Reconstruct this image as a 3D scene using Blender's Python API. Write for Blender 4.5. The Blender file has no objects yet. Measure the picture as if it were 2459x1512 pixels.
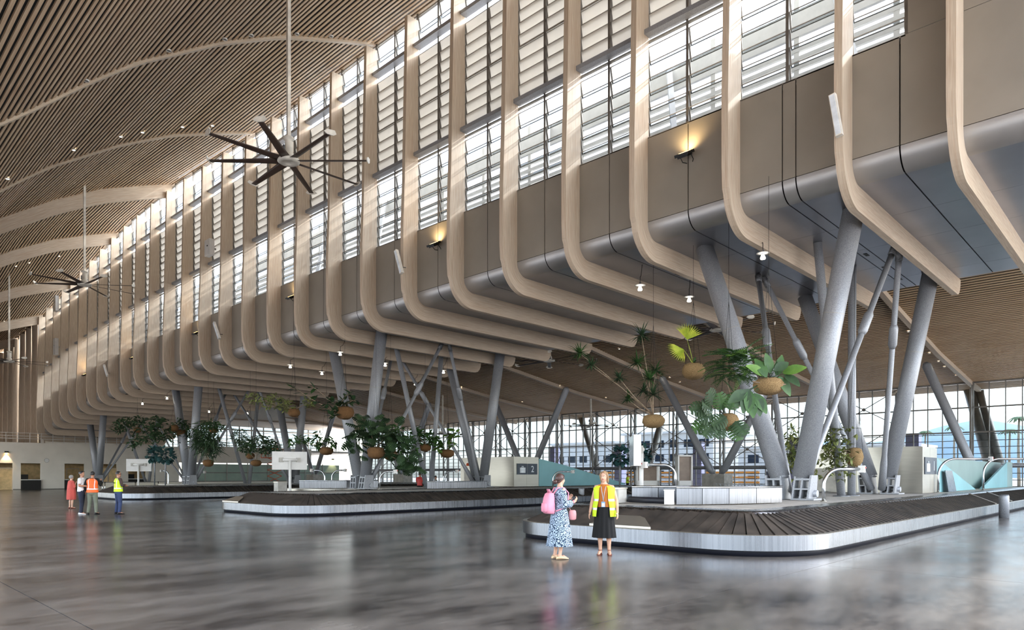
import bpy, bmesh, math, random
from mathutils import Vector, Matrix, Euler
random.seed(7)
R = math.radians
scene = bpy.context.scene
COL = scene.collection

# ------------------------------------------------------------------ camera, sky, sun, exposure
CAM_Z = 1.65
cam_d = bpy.data.cameras.new('camera')
cam_d.sensor_width = 36.0
cam_d.lens = 1652.6 / 2459.0 * 36.0
cam_d.shift_y = (1139.8 - 756.0) / 2459.0
cam_d.clip_start = 0.05
cam_d.clip_end = 2000
cam = bpy.data.objects.new('camera', cam_d)
COL.objects.link(cam)
cam.location = (0, 0, CAM_Z)
cam.rotation_euler = (R(90), 0, R(-46.2))
scene.camera = cam

world = bpy.data.worlds.new('sky')
scene.world = world
world.use_nodes = True
wn = world.node_tree
for n in list(wn.nodes):
    wn.nodes.remove(n)
w_out = wn.nodes.new('ShaderNodeOutputWorld')
w_bg = wn.nodes.new('ShaderNodeBackground')
w_sky = wn.nodes.new('ShaderNodeTexSky')
w_sky.sky_type = 'NISHITA'
w_sky.sun_disc = False
w_sky.sun_elevation = R(48)
w_sky.sun_rotation = R(120)
w_sky.air_density = 1.0
w_sky.dust_density = 2.0
w_bg.inputs['Strength'].default_value = 1.0
w_hs = wn.nodes.new('ShaderNodeHueSaturation')
w_hs.inputs['Saturation'].default_value = 0.5
wn.links.new(w_sky.outputs['Color'], w_hs.inputs['Color'])
wn.links.new(w_hs.outputs['Color'], w_bg.inputs['Color'])
wn.links.new(w_bg.outputs['Background'], w_out.inputs['Surface'])

sun_d = bpy.data.lights.new('sun', 'SUN')
sun_d.energy = 3.2
sun_d.angle = R(1.2)
sun_d.color = (1.0, 0.95, 0.88)
sun = bpy.data.objects.new('sun', sun_d)
COL.objects.link(sun)
# the sun stands high outside the far facade
sun.rotation_euler = Vector((0.72, -0.30, 0.62)).to_track_quat('Z', 'Y').to_euler()

vs = scene.view_settings
vs.view_transform = 'Standard'
vs.look = 'None'
vs.exposure = 0.5
vs.gamma = 1.0
vs.use_curve_mapping = False
try:
    scene.cycles.max_bounces = 5
    scene.cycles.diffuse_bounces = 3
    scene.cycles.use_adaptive_sampling = True
    scene.cycles.adaptive_threshold = 0.08
    scene.cycles.glossy_bounces = 2
    scene.cycles.transmission_bounces = 4
    scene.cycles.transparent_max_bounces = 12
    scene.cycles.caustics_reflective = False
    scene.cycles.caustics_refractive = False
    scene.cycles.sample_clamp_indirect = 6.0
    scene.cycles.use_denoising = True
except Exception:
    pass

# ------------------------------------------------------------------ materials
MATS = {}


def new_mat(name):
    m = bpy.data.materials.new(name)
    m.use_nodes = True
    nt = m.node_tree
    b = nt.nodes.get('Principled BSDF')
    MATS[name] = m
    return m, nt, b


def rgb(h):
    """sRGB 0-255 triple to linear"""
    o = []
    for c in h:
        c = c / 255.0
        o.append(c / 12.92 if c <= 0.04045 else ((c + 0.055) / 1.055) ** 2.4)
    return (o[0], o[1], o[2], 1.0)


def noise_mat(name, c1, c2, rough=0.5, metal=0.0, scale=(1, 1, 1), nscale=5.0, detail=4.0,
              coord='Object', bump=0.0, lo=0.35, hi=0.65, rough2=None, spec=None, coat=0.0, distortion=0.0):
    m, nt, b = new_mat(name)
    tc = nt.nodes.new('ShaderNodeTexCoord')
    mp = nt.nodes.new('ShaderNodeMapping')
    mp.inputs['Scale'].default_value = scale
    nz = nt.nodes.new('ShaderNodeTexNoise')
    nz.inputs['Scale'].default_value = nscale
    nz.inputs['Detail'].default_value = detail
    nz.inputs['Distortion'].default_value = distortion
    cr = nt.nodes.new('ShaderNodeValToRGB')
    cr.color_ramp.elements[0].position = lo
    cr.color_ramp.elements[1].position = hi
    cr.color_ramp.elements[0].color = rgb(c1)
    cr.color_ramp.elements[1].color = rgb(c2)
    L = nt.links.new
    L(tc.outputs[coord], mp.inputs['Vector'])
    L(mp.outputs['Vector'], nz.inputs['Vector'])
    L(nz.outputs['Fac'], cr.inputs['Fac'])
    L(cr.outputs['Color'], b.inputs['Base Color'])
    b.inputs['Roughness'].default_value = rough
    b.inputs['Metallic'].default_value = metal
    if coat:
        b.inputs['Coat Weight'].default_value = coat
        b.inputs['Coat Roughness'].default_value = 0.15
    if spec is not None:
        b.inputs['Specular IOR Level'].default_value = spec
    if rough2 is not None:
        mr = nt.nodes.new('ShaderNodeMapRange')
        mr.inputs['To Min'].default_value = rough
        mr.inputs['To Max'].default_value = rough2
        mr.inputs['From Min'].default_value = lo
        mr.inputs['From Max'].default_value = hi
        L(nz.outputs['Fac'], mr.inputs['Value'])
        L(mr.outputs['Result'], b.inputs['Roughness'])
    if bump:
        bp = nt.nodes.new('ShaderNodeBump')
        bp.inputs['Strength'].default_value = bump
        bp.inputs['Distance'].default_value = 0.02
        L(nz.outputs['Fac'], bp.inputs['Height'])
        L(bp.outputs['Normal'], b.inputs['Normal'])
    return m


def plain(name, c, rough=0.5, metal=0.0, var=0.06, nscale=3.0, **k):
    c2 = tuple(min(255, x * (1 + var)) for x in c)
    c1 = tuple(x * (1 - var) for x in c)
    return noise_mat(name, c1, c2, rough, metal, nscale=nscale, **k)


def emit_mat(name, c, strength):
    m, nt, b = new_mat(name)
    b.inputs['Base Color'].default_value = rgb(c)
    b.inputs['Emission Color'].default_value = rgb(c)
    b.inputs['Emission Strength'].default_value = strength
    nz = nt.nodes.new('ShaderNodeTexNoise')
    nz.inputs['Scale'].default_value = 8
    return m


def glass_mat(name, tint, refl=0.08, rough=0.02):
    """thin pane: mostly clear, a little mirror, no refraction"""
    m, nt, b = new_mat(name)
    nt.nodes.remove(b)
    out = nt.nodes['Material Output']
    tr = nt.nodes.new('ShaderNodeBsdfTransparent')
    tr.inputs['Color'].default_value = tint
    gl = nt.nodes.new('ShaderNodeBsdfGlossy')
    gl.inputs['Roughness'].default_value = rough
    fr = nt.nodes.new('ShaderNodeLayerWeight')
    fr.inputs['Blend'].default_value = refl
    mx = nt.nodes.new('ShaderNodeMixShader')
    L = nt.links.new
    L(fr.outputs['Fresnel'], mx.inputs['Fac'])
    L(tr.outputs['BSDF'], mx.inputs[1])
    L(gl.outputs['BSDF'], mx.inputs[2])
    L(mx.outputs['Shader'], out.inputs['Surface'])
    return m


# glulam: long grain along U of the UV map, lamella lines across V
def timber_mat(name, ca, cb, cc, rough=0.55, lam=25.0):
    m, nt, b = new_mat(name)
    L = nt.links.new
    tc = nt.nodes.new('ShaderNodeTexCoord')
    mp = nt.nodes.new('ShaderNodeMapping')
    mp.inputs['Scale'].default_value = (0.7, 14, 1)
    n1 = nt.nodes.new('ShaderNodeTexNoise')
    n1.inputs['Scale'].default_value = 2.2
    n1.inputs['Detail'].default_value = 6
    L(tc.outputs['UV'], mp.inputs['Vector'])
    L(mp.outputs['Vector'], n1.inputs['Vector'])
    mp2 = nt.nodes.new('ShaderNodeMapping')
    mp2.inputs['Scale'].default_value = (0.45, lam, 1)
    n2 = nt.nodes.new('ShaderNodeTexNoise')
    n2.inputs['Scale'].default_value = 1.0
    n2.inputs['Detail'].default_value = 1
    L(tc.outputs['UV'], mp2.inputs['Vector'])
    L(mp2.outputs['Vector'], n2.inputs['Vector'])
    cr = nt.nodes.new('ShaderNodeValToRGB')
    cr.color_ramp.elements[0].position = 0.3
    cr.color_ramp.elements[0].color = rgb(ca)
    cr.color_ramp.elements[1].position = 0.7
    cr.color_ramp.elements[1].color = rgb(cb)
    L(n1.outputs['Fac'], cr.inputs['Fac'])
    mix = nt.nodes.new('ShaderNodeMix')
    mix.data_type = 'RGBA'
    mix.inputs[7].default_value = rgb(cc)
    ms = nt.nodes.new('ShaderNodeMapRange')
    ms.inputs['From Min'].default_value = 0.45
    ms.inputs['From Max'].default_value = 0.75
    ms.inputs['To Max'].default_value = 0.55
    L(n2.outputs['Fac'], ms.inputs['Value'])
    L(ms.outputs['Result'], mix.inputs[0])
    L(cr.outputs['Color'], mix.inputs[6])
    L(mix.outputs[2], b.inputs['Base Color'])
    b.inputs['Roughness'].default_value = rough
    bp = nt.nodes.new('ShaderNodeBump')
    bp.inputs['Strength'].default_value = 0.12
    bp.inputs['Distance'].default_value = 0.01
    L(n1.outputs['Fac'], bp.inputs['Height'])
    L(bp.outputs['Normal'], b.inputs['Normal'])
    return m


timber_mat('timber', (188, 169, 147), (212, 197, 176), (184, 152, 124))
timber_mat('slat_wood', (188, 156, 122), (220, 192, 158), (172, 128, 90), lam=3.0)
plain('slat_backing', (10, 9, 9), 0.95)
plain('grey_panel', (147, 140, 130), 0.45, 0.15, var=0.03, nscale=0.6)
plain('edge_metal', (172, 170, 168), 0.46, 0.7, var=0.03, nscale=0.8)
plain('soffit_metal', (150, 152, 160), 0.3, 0.75, var=0.04, nscale=0.5)
plain('joint_black', (16, 16, 17), 0.8)
noise_mat('galvanised', (134, 137, 143), (176, 179, 184), 0.42, 0.3, nscale=45, detail=6, lo=0.3, hi=0.7, rough2=0.55)
noise_mat('galvanised_dark', (104, 106, 110), (148, 150, 154), 0.5, 0.5, nscale=14, detail=5)
plain('frame_steel', (120, 116, 110), 0.45, 0.4)
plain('frame_light', (168, 164, 156), 0.45, 0.3)
def frosted():
    m, nt, b = new_mat('opaque_louvre')
    out = nt.nodes['Material Output']
    tc = nt.nodes.new('ShaderNodeTexCoord')
    nz = nt.nodes.new('ShaderNodeTexNoise')
    nz.inputs['Scale'].default_value = 1.2
    cr = nt.nodes.new('ShaderNodeValToRGB')
    cr.color_ramp.elements[0].color = rgb((206, 202, 192))
    cr.color_ramp.elements[1].color = rgb((226, 222, 212))
    tr = nt.nodes.new('ShaderNodeBsdfTranslucent')
    mx = nt.nodes.new('ShaderNodeMixShader')
    mx.inputs['Fac'].default_value = 0.1
    L = nt.links.new
    L(tc.outputs['Object'], nz.inputs['Vector'])
    L(nz.outputs['Fac'], cr.inputs['Fac'])
    L(cr.outputs['Color'], b.inputs['Base Color'])
    L(cr.outputs['Color'], tr.inputs['Color'])
    b.inputs['Roughness'].default_value = 0.4
    L(b.outputs['BSDF'], mx.inputs[1])
    L(tr.outputs['BSDF'], mx.inputs[2])
    L(mx.outputs['Shader'], out.inputs['Surface'])


frosted()
glass_mat('louvre_glass', (0.55, 0.58, 0.60, 1), 0.03)
glass_mat('facade_glass', (0.50, 0.54, 0.57, 1), 0.05)
plain('white_paint', (228, 226, 222), 0.5, 0.0, var=0.02)
plain('white_wall', (234, 227, 216), 0.7, 0.0, var=0.02, nscale=0.7)
plain('black_metal', (24, 23, 22), 0.5, 0.3)


def floor_mat():
    m, nt, b = new_mat('polished_concrete')
    L = nt.links.new
    tc = nt.nodes.new('ShaderNodeTexCoord')
    n1 = nt.nodes.new('ShaderNodeTexNoise')
    n1.inputs['Scale'].default_value = 0.28
    n1.inputs['Detail'].default_value = 5
    n1.inputs['Roughness'].default_value = 0.55
    n1.inputs['Distortion'].default_value = 0.2
    mp = nt.nodes.new('ShaderNodeMapping')
    mp.inputs['Rotation'].default_value = (0, 0, R(-46))
    mp.inputs['Scale'].default_value = (0.7, 1.5, 1)
    n2 = nt.nodes.new('ShaderNodeTexNoise')
    n2.inputs['Scale'].default_value = 1.1
    n2.inputs['Detail'].default_value = 4
    L(tc.outputs['Object'], mp.inputs['Vector'])
    L(mp.outputs['Vector'], n1.inputs['Vector'])
    L(mp.outputs['Vector'], n2.inputs['Vector'])
    ad = nt.nodes.new('ShaderNodeMath')
    ad.operation = 'MULTIPLY_ADD'
    ad.inputs[1].default_value = 0.4
    L(n2.outputs['Fac'], ad.inputs[0])
    L(n1.outputs['Fac'], ad.inputs[2])
    cr = nt.nodes.new('ShaderNodeValToRGB')
    e = cr.color_ramp.elements
    e[0].position = 0.0
    e[0].color = rgb((40, 38, 39))
    e[1].position = 1.0
    e[1].color = rgb((112, 108, 104))
    n3 = nt.nodes.new('ShaderNodeTexNoise')
    n3.inputs['Scale'].default_value = 4.5
    n3.inputs['Detail'].default_value = 6
    n3.inputs['Roughness'].default_value = 0.7
    L(mp.outputs['Vector'], n3.inputs['Vector'])
    a3 = nt.nodes.new('ShaderNodeMath')
    a3.operation = 'MULTIPLY_ADD'
    a3.inputs[1].default_value = 0.5
    L(n3.outputs['Fac'], a3.inputs[0])
    L(ad.outputs[0], a3.inputs[2])
    mr0 = nt.nodes.new('ShaderNodeMapRange')
    mr0.inputs['From Min'].default_value = 0.76
    mr0.inputs['From Max'].default_value = 1.14
    L(a3.outputs[0], mr0.inputs['Value'])
    L(mr0.outputs['Result'], cr.inputs['Fac'])
    L(cr.outputs['Color'], b.inputs['Base Color'])
    mr = nt.nodes.new('ShaderNodeMapRange')
    mr.inputs['From Min'].default_value = 0.3
    mr.inputs['From Max'].default_value = 0.7
    mr.inputs['To Min'].default_value = 0.19
    mr.inputs['To Max'].default_value = 0.262
    L(n2.outputs['Fac'], mr.inputs['Value'])
    L(mr.outputs['Result'], b.inputs['Roughness'])
    b.inputs['Specular IOR Level'].default_value = 0.45
    return m


floor_mat()

# ------------------------------------------------------------------ mesh helpers


class MB:
    def __init__(self):
        self.v = []
        self.f = []
        self.m = []
        self.s = []
        self.uv = None

    def add(self, vs, fs, mi=0, smooth=False):
        o = len(self.v)
        self.v += [tuple(p) for p in vs]
        for f in fs:
            self.f.append(tuple(i + o for i in f))
            self.m.append(mi)
            self.s.append(smooth)

    def box(self, a, b, mi=0):
        x0, y0, z0 = a
        x1, y1, z1 = b
        self.add([(x0, y0, z0), (x1, y0, z0), (x1, y1, z0), (x0, y1, z0), (x0, y0, z1), (x1, y0, z1), (x1, y1, z1), (x0, y1, z1)],
                 [(0, 3, 2, 1), (4, 5, 6, 7), (0, 1, 5, 4), (1, 2, 6, 5), (2, 3, 7, 6), (3, 0, 4, 7)], mi)

    def cbox(self, c, s, mi=0, rot=None):
        hx, hy, hz = s[0] / 2, s[1] / 2, s[2] / 2
        vs = [(-hx, -hy, -hz), (hx, -hy, -hz), (hx, hy, -hz), (-hx, hy, -hz), (-hx, -hy, hz), (hx, -hy, hz), (hx, hy, hz), (-hx, hy, hz)]
        if rot is not None:
            vs = [rot @ Vector(p) for p in vs]
        vs = [(p[0] + c[0], p[1] + c[1], p[2] + c[2]) for p in vs]
        self.add(vs, [(0, 3, 2, 1), (4, 5, 6, 7), (0, 1, 5, 4), (1, 2, 6, 5), (2, 3, 7, 6), (3, 0, 4, 7)], mi)

    def beam(self, p, q, w, h, mi=0, up=(0, 0, 1)):
        """square bar from p to q"""
        p, q = Vector(p), Vector(q)
        d = (q - p).normalized()
        up = Vector(up)
        if abs(d.dot(up)) > 0.98:
            up = Vector((1, 0, 0))
        s = d.cross(up).normalized()
        t = s.cross(d).normalized()
        vs = []
        for c in (p, q):
            for a, b in ((-1, -1), (1, -1), (1, 1), (-1, 1)):
                vs.append(c + s * (a * w / 2) + t * (b * h / 2))
        self.add(vs, [(3, 2, 1, 0), (4, 5, 6, 7), (0, 1, 5, 4), (1, 2, 6, 5), (2, 3, 7, 6), (3, 0, 4, 7)], mi)

    def tube(self, pts, r, n=12, mi=0, cap=True, smooth=True):
        pts = [Vector(p) for p in pts]
        rs = r if isinstance(r, (list, tuple)) else [r] * len(pts)
        ref = None
        rings = []
        for i, p in enumerate(pts):
            if i == 0:
                d = pts[1] - p
            elif i == len(pts) - 1:
                d = p - pts[i - 1]
            else:
                d = (pts[i + 1] - p).normalized() + (p - pts[i - 1]).normalized()
            d = d.normalized() if d.length > 1e-9 else Vector((0, 0, 1))
            if ref is None:
                ref = Vector((0, 0, 1)) if abs(d.z) < 0.9 else Vector((1, 0, 0))
            a = d.cross(ref)
            if a.length < 1e-6:
                a = d.orthogonal()
            a.normalize()
            b = d.cross(a).normalized()
            ref = -b if False else a.cross(d).normalized()
            rings.append([p + (a * math.cos(t) + b * math.sin(t)) * rs[i] for t in [2 * math.pi * k / n for k in range(n)]])
        vs = [q for g in rings for q in g]
        fs = []
        for i in range(len(pts) - 1):
            for k in range(n):
                fs.append((i * n + k, i * n + (k + 1) % n, (i + 1) * n + (k + 1) % n, (i + 1) * n + k))
        self.add(vs, fs, mi, smooth)
        if cap:
            o = len(self.v) - len(vs)
            self.f.append(tuple(o + k for k in range(n))[::-1])
            self.f.append(tuple(o + (len(pts) - 1) * n + k for k in range(n)))
            self.m += [mi, mi]
            self.s += [False, False]

    def rings(self, rings, mi=0, smooth=True, cap=True):
        """list of equal-length closed rings"""
        n = len(rings[0])
        vs = [q for g in rings for q in g]
        fs = []
        for i in range(len(rings) - 1):
            for k in range(n):
                fs.append((i * n + k, i * n + (k + 1) % n, (i + 1) * n + (k + 1) % n, (i + 1) * n + k))
        o = len(self.v)
        self.add(vs, fs, mi, smooth)
        if cap:
            self.f.append(tuple(o + k for k in range(n))[::-1])
            self.f.append(tuple(o + (len(rings) - 1) * n + k for k in range(n)))
            self.m += [mi, mi]
            self.s += [smooth, smooth]

    def lathe(self, prof, c=(0, 0, 0), n=20, mi=0, smooth=True, cap=True):
        self.rings([[(c[0] + r * math.cos(2 * math.pi * k / n), c[1] + r * math.sin(2 * math.pi * k / n), c[2] + z) for k in range(n)]
                    for r, z in prof], mi, smooth, cap)

    def prism(self, poly, fn, t0, t1, mi=0, smooth=False):
        """polygon (a,b) list; fn(a,b,t) -> xyz ; extruded t0..t1"""
        n = len(poly)
        vs = [fn(a, b, t0) for a, b in poly] + [fn(a, b, t1) for a, b in poly]
        fs = [(i, (i + 1) % n, n + (i + 1) % n, n + i) for i in range(n)]
        self.add(vs, fs, mi, smooth)
        o = len(self.v) - 2 * n
        self.f.append(tuple(o + i for i in range(n))[::-1])
        self.f.append(tuple(o + n + i for i in range(n)))
        self.m += [mi, mi]
        self.s += [False, False]

    def mesh(self, name, mats):
        me = bpy.data.meshes.new(name)
        me.from_pydata(self.v, [], self.f)
        if isinstance(mats, str):
            mats = [mats]
        for m in mats:
            me.materials.append(MATS[m])
        if len(mats) > 1:
            me.polygons.foreach_set('material_index', self.m)
        me.polygons.foreach_set('use_smooth', self.s)
        me.update()
        bm = bmesh.new()
        bm.from_mesh(me)
        bmesh.ops.recalc_face_normals(bm, faces=bm.faces)
        bm.to_mesh(me)
        bm.free()
        return me

    def build(self, name, mats, parent=None, loc=None, rot=None):
        return link(name, self.mesh(name, mats), parent, loc, rot)


def link(name, data, parent=None, loc=None, rot=None):
    o = bpy.data.objects.new(name, data)
    COL.objects.link(o)
    if parent is not None:
        o.parent = parent
    if loc is not None:
        o.location = loc
    if rot is not None:
        o.rotation_euler = rot
    return o


def tag(o, label=None, cat=None, group=None, kind=None):
    if label:
        o['label'] = label
    if cat:
        o['category'] = cat
    if group:
        o['group'] = group
    if kind:
        o['kind'] = kind
    return o


def thing(name, label, cat, loc=(0, 0, 0), rz=0.0, group=None, kind=None):
    o = link(name, None, None, loc, (0, 0, rz))
    o.empty_display_size = 0.2
    return tag(o, label, cat, group, kind)


def structure(name, label, cat, loc=(0, 0, 0)):
    return thing(name, label, cat, loc, 0, None, 'structure')


ORD = ['first', 'second', 'third', 'fourth', 'fifth', 'sixth', 'seventh', 'eighth', 'ninth', 'tenth', 'eleventh', 'twelfth',
       'thirteenth', 'fourteenth', 'fifteenth', 'sixteenth', 'seventeenth', 'eighteenth', 'nineteenth', 'twentieth',
       'twenty-first', 'twenty-second', 'twenty-third', 'twenty-fourth', 'twenty-fifth', 'twenty-sixth', 'twenty-seventh',
       'twenty-eighth', 'twenty-ninth', 'thirtieth', 'thirty-first', 'thirty-second', 'thirty-third', 'thirty-fourth', 'thirty-fifth',
       'thirty-sixth', 'thirty-seventh', 'thirty-eighth', 'thirty-ninth', 'fortieth']


def interp(x, xs, ys):
    if x <= xs[0]:
        return ys[0]
    for i in range(len(xs) - 1):
        if x <= xs[i + 1]:
            t = (x - xs[i]) / (xs[i + 1] - xs[i])
            return ys[i] + (ys[i + 1] - ys[i]) * t
    return ys[-1]


# ------------------------------------------------------------------ the plan: x = across the hall, y = along the hall
V0 = 20.0            # face of the raised gallery
RIB_Y = [3.72, 6.3, 9.52, 12.81, 15.73, 18.89, 22.05, 25.27, 28.53, 31.66, 34.99, 38.2, 41.49, 44.81, 48.09, 51.36, 54.7,
         57.98, 61.26, 64.5, 67.8, 71.1, 74.35, 77.6, 80.85, 84.1, 87.35, 90.6, 93.85]
RIB_T = 0.21


def dz(y):
    """the gallery and high roof sag towards the far end of the hall"""
    return interp(y, [0, 6, 38, 58, 64.5, 71, 77.6, 84, 87.4, 90.6, 94, 100, 112], [.1, .1, -.15, -.4, -.55, -.85, -1.25, -1.8, -2.2, -2.8, -3.4, -3.9, -4.6])


Z_CYL = 10.15        # where the flat face turns into the rounded edge
R_CYL = 0.55
Z_SOF = Z_CYL - R_CYL
Z_PAN = 13.0
V_END = 33.0
RIB_D = 0.7
# high slatted ceiling profile (x, z)
CV = [-3.0, 0.0, 2.5, 4.8, 5.58, 7.35, 9.04, 12.31, 15.1, 18.02, 20.5]
CZ = [7.6, 9.5, 11.5, 13.5, 14.2, 15.9, 17.4, 19.65, 21.2, 22.35, 23.25]


def ceil_z(v):
    return interp(v, CV, CZ)


def ceil_dy(y):
    return interp(y, [-10, 41.5, 54.7, 64.5, 71, 77.6, 84, 94, 112], [-.1, .05, .75, .55, .0, -.9, -1.5, -2.9, -4.2])


# low slatted ceiling beyond the gallery
LV = [33.0, 42.3, 52.0, 62.0, 66.0]
LZ = [12.5, 11.0, 9.68, 8.72, 8.45]


def low_z(v):
    return interp(v, LV, LZ)


V_GLASS = 62.0
# ------------------------------------------------------------------ floor
fl = structure('floor', 'grey polished concrete floor of the hall', 'floor')
XS = [-12, 2.2, 13.0, 27, 41, 52, 63]
YS = [-12, 4.6, 14, 24, 36, 48, 60, 72, 84, 93]
for i in range(len(XS) - 1):
    for j in range(len(YS) - 1):
        g = 0.006
        mb = MB()
        mb.box((XS[i] + g, YS[j] + g, -0.2), (XS[i + 1] - g, YS[j + 1] - g, 0.0))
        mb.build('slab', 'polished_concrete', fl)
mb = MB()
mb.box((-12, -12, -0.3), (63, 93, -0.01))
mb.build('joint_bed', 'galvanised_dark', fl)

# ------------------------------------------------------------------ timber ribs


def arc(cx, cz, r, a0, a1, n):
    return [(cx + r * math.cos(R(a0 + (a1 - a0) * k / n)), cz + r * math.sin(R(a0 + (a1 - a0) * k / n))) for k in range(n + 1)]


def rib_profile(y):
    """outer and inner polylines of one rib, matched point by point"""
    k = dz(y)
    zt = 22.75 + ceil_dy(y) * 0.6 + k * 0.35
    zc, zs = Z_CYL + k, Z_SOF + k
    zp = Z_PAN + k
    outer = [(V0 - 0.56, zt), (V0 - 0.72, zc + 5.0), (V0 - .8, zp + .01), (V0 - .8, zp), (V0 - .8, zc + .6), (V0 - RIB_D - .06, zc)]
    inner = [(V0 + .06, zt), (V0 + .06, zc + 5.0), (V0 + .06, zp + .01), (V0, zp), (V0, zc + .6), (V0, zc)]
    oc = arc(V0 + R_CYL, zc, RIB_D + R_CYL, 180, 270, 12)[1:]
    ic = arc(V0 + R_CYL, zc, R_CYL, 180, 270, 12)[1:]
    outer += oc
    inner += ic
    ve = V_END + 0.35
    outer += [(24, zs - RIB_D), (28, zs - RIB_D), (ve - 0.55, zs - RIB_D)]
    inner += [(24, zs), (28, zs), (ve - 0.55, zs)]
    # rounded tip
    for t in (25, 50, 70, 90):
        outer.append((ve - 0.55 + 0.55 * math.sin(R(t)), zs - RIB_D * math.cos(R(t))))
        inner.append((ve - 0.55 + 0.5 * math.sin(R(t)), zs))
    return outer, inner


def build_rib(name, y, outer, inner, label, group):
    n = len(outer)
    vs, fs, uvs = [], [], []
    S = [0.0]
    for i in range(1, n):
        S.append(S[-1] + math.hypot(outer[i][0] - outer[i - 1][0], outer[i][1] - outer[i - 1][1]))
    y0, y1 = y, y + RIB_T
    for (o, yy) in ((outer, y0), (inner, y0), (outer, y1), (inner, y1)):
        vs += [(p[0], yy, p[1]) for p in o]
    off = y * 3.7
    U = S * 4
    for i in range(n - 1):
        quads = [((i, i + 1, n + i + 1, n + i), (0, 0, .7, .7), 0.0),
                 ((2 * n + i + 1, 2 * n + i, 3 * n + i, 3 * n + i + 1), (0, 0, .7, .7), 1.0),
                 ((i + 1, i, 2 * n + i, 2 * n + i + 1), (0, 0, .21, .21), 2.0),
                 ((n + i, n + i + 1, 3 * n + i + 1, 3 * n + i), (0, 0, .21, .21), 3.0)]
        for q, vv, oo in quads:
            fs.append(q)
            uvs.append([(S[a % n] + off, b + oo + off * .3) for a, b in zip(q, vv)])
    for e in (0, n - 1):
        q = (e, n + e, 3 * n + e, 2 * n + e)
        fs.append(q)
        uvs.append([(off, 0), (off, .7), (off + .2, .7), (off + .2, 0)])
    me = bpy.data.meshes.new(name)
    me.from_pydata(vs, [], fs)
    me.materials.append(MATS['timber'])
    ul = me.uv_layers.new(name='UVMap')
    flat = [c for f in uvs for p in f for c in p]
    ul.data.foreach_set('uv', flat)
    me.update()
    bm = bmesh.new()
    bm.from_mesh(me)
    bmesh.ops.recalc_face_normals(bm, faces=bm.faces)
    bm.to_mesh(me)
    bm.free()
    return tag(link(name, me), label, 'beam', group)


for i, y in enumerate(RIB_Y):
    o, n_ = rib_profile(y)
    build_rib('timber_rib', y, o, n_, f'bent pale timber rib under the gallery, {ORD[i]} from the right edge', 'bent timber ribs')
# ribs that stand on the end deck
for i, y in enumerate([97.1, 100.3, 103.5, 106.8, 110, 113.2, 116.4]):
    zt = 20.3 + dz(y) * 0.4 + 0.9 - i * .15
    o = [(V0 - 0.5, zt), (V0 - 0.65, 12), (V0 - 0.7, 5.35)]
    n_ = [(V0, zt), (V0, 12), (V0, 5.35)]
    build_rib('timber_post', y, o, n_, f'straight dark timber post on the end deck, {ORD[i]} beyond the bent ribs', 'timber posts on the end deck')

# ------------------------------------------------------------------ gallery cladding: face panels, rounded edge, soffit
gw = structure('wall_gallery', 'grey metal clad gallery box hanging over the carousels', 'wall')
JG = 0.018
bays = []
ys_edges = [-0.5] + RIB_Y
for i in range(len(RIB_Y)):
    a = RIB_Y[i - 1] + RIB_T if i > 0 else -2.4
    b = RIB_Y[i]
    bays.append((a, b))


def skew(mb_v, y):
    return mb_v


def dz_box(mb, x0, x1, y0, y1, z0, z1, mi=0):
    """box whose bottom/top follow the sag"""
    a, b = dz(y0), dz(y1)
    mb.add([(x0, y0, z0 + a), (x1, y0, z0 + a), (x1, y1, z0 + b), (x0, y1, z0 + b),
            (x0, y0, z1 + a), (x1, y0, z1 + a), (x1, y1, z1 + b), (x0, y1, z1 + b)],
           [(0, 3, 2, 1), (4, 5, 6, 7), (0, 1, 5, 4), (1, 2, 6, 5), (2, 3, 7, 6), (3, 0, 4, 7)], mi)


def face_splits(i, a, b):
    if i == 2:
        return [a, a + 0.44 * (b - a) + .0, a + 0.57 * (b - a), b]
    if i == 0:
        return [a, a + 3.1, b]
    return [a, (a + b) / 2 + 0.02, b]


for i, (a, b) in enumerate(bays):
    sp = face_splits(i, a, b)
    for k in range(len(sp) - 1):
        y0, y1 = sp[k] + (JG if k else 0), sp[k + 1] - (JG if k < len(sp) - 2 else 0)
        top = Z_PAN
        mb = MB()
        dz_box(mb, V0, V0 + .06, y0, y1, Z_CYL + JG, top)
        mb.build('wall_panel', 'grey_panel', gw)
        # rounded edge
        pts = arc(V0 + R_CYL, Z_CYL, R_CYL, 180, 270, 10)
        A, B = dz(y0), dz(y1)
        mb = MB()
        n = len(pts)
        inn = [(V0 + R_CYL + (p[0] - V0 - R_CYL) * .9, Z_CYL + (p[1] - Z_CYL) * .9) for p in pts]
        vs = [(p[0], y0, p[1] + A) for p in pts] + [(p[0], y1, p[1] + B) for p in pts]
        mb.add(vs, [(q, q + 1, n + q + 1, n + q) for q in range(n - 1)], 0, True)
        mb.build('edge_panel', 'edge_metal', gw)
        # soffit strips
        vsx = [V0 + R_CYL, 23.6, 26.4, 29.0, 31.2, V_END]
        if i < 14:
            for q in range(5):
                mb = MB()
                dz_box(mb, vsx[q] + (.006 if q else 0), vsx[q + 1] - .006, y0, y1, Z_SOF, Z_SOF + .05)
                mb.build('soffit_panel', 'soffit_metal', gw)
        else:
            mb = MB()
            dz_box(mb, vsx[0], V_END, y0, y1, Z_SOF, Z_SOF + .05)
            mb.build('soffit_panel', 'soffit_metal', gw)
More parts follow.
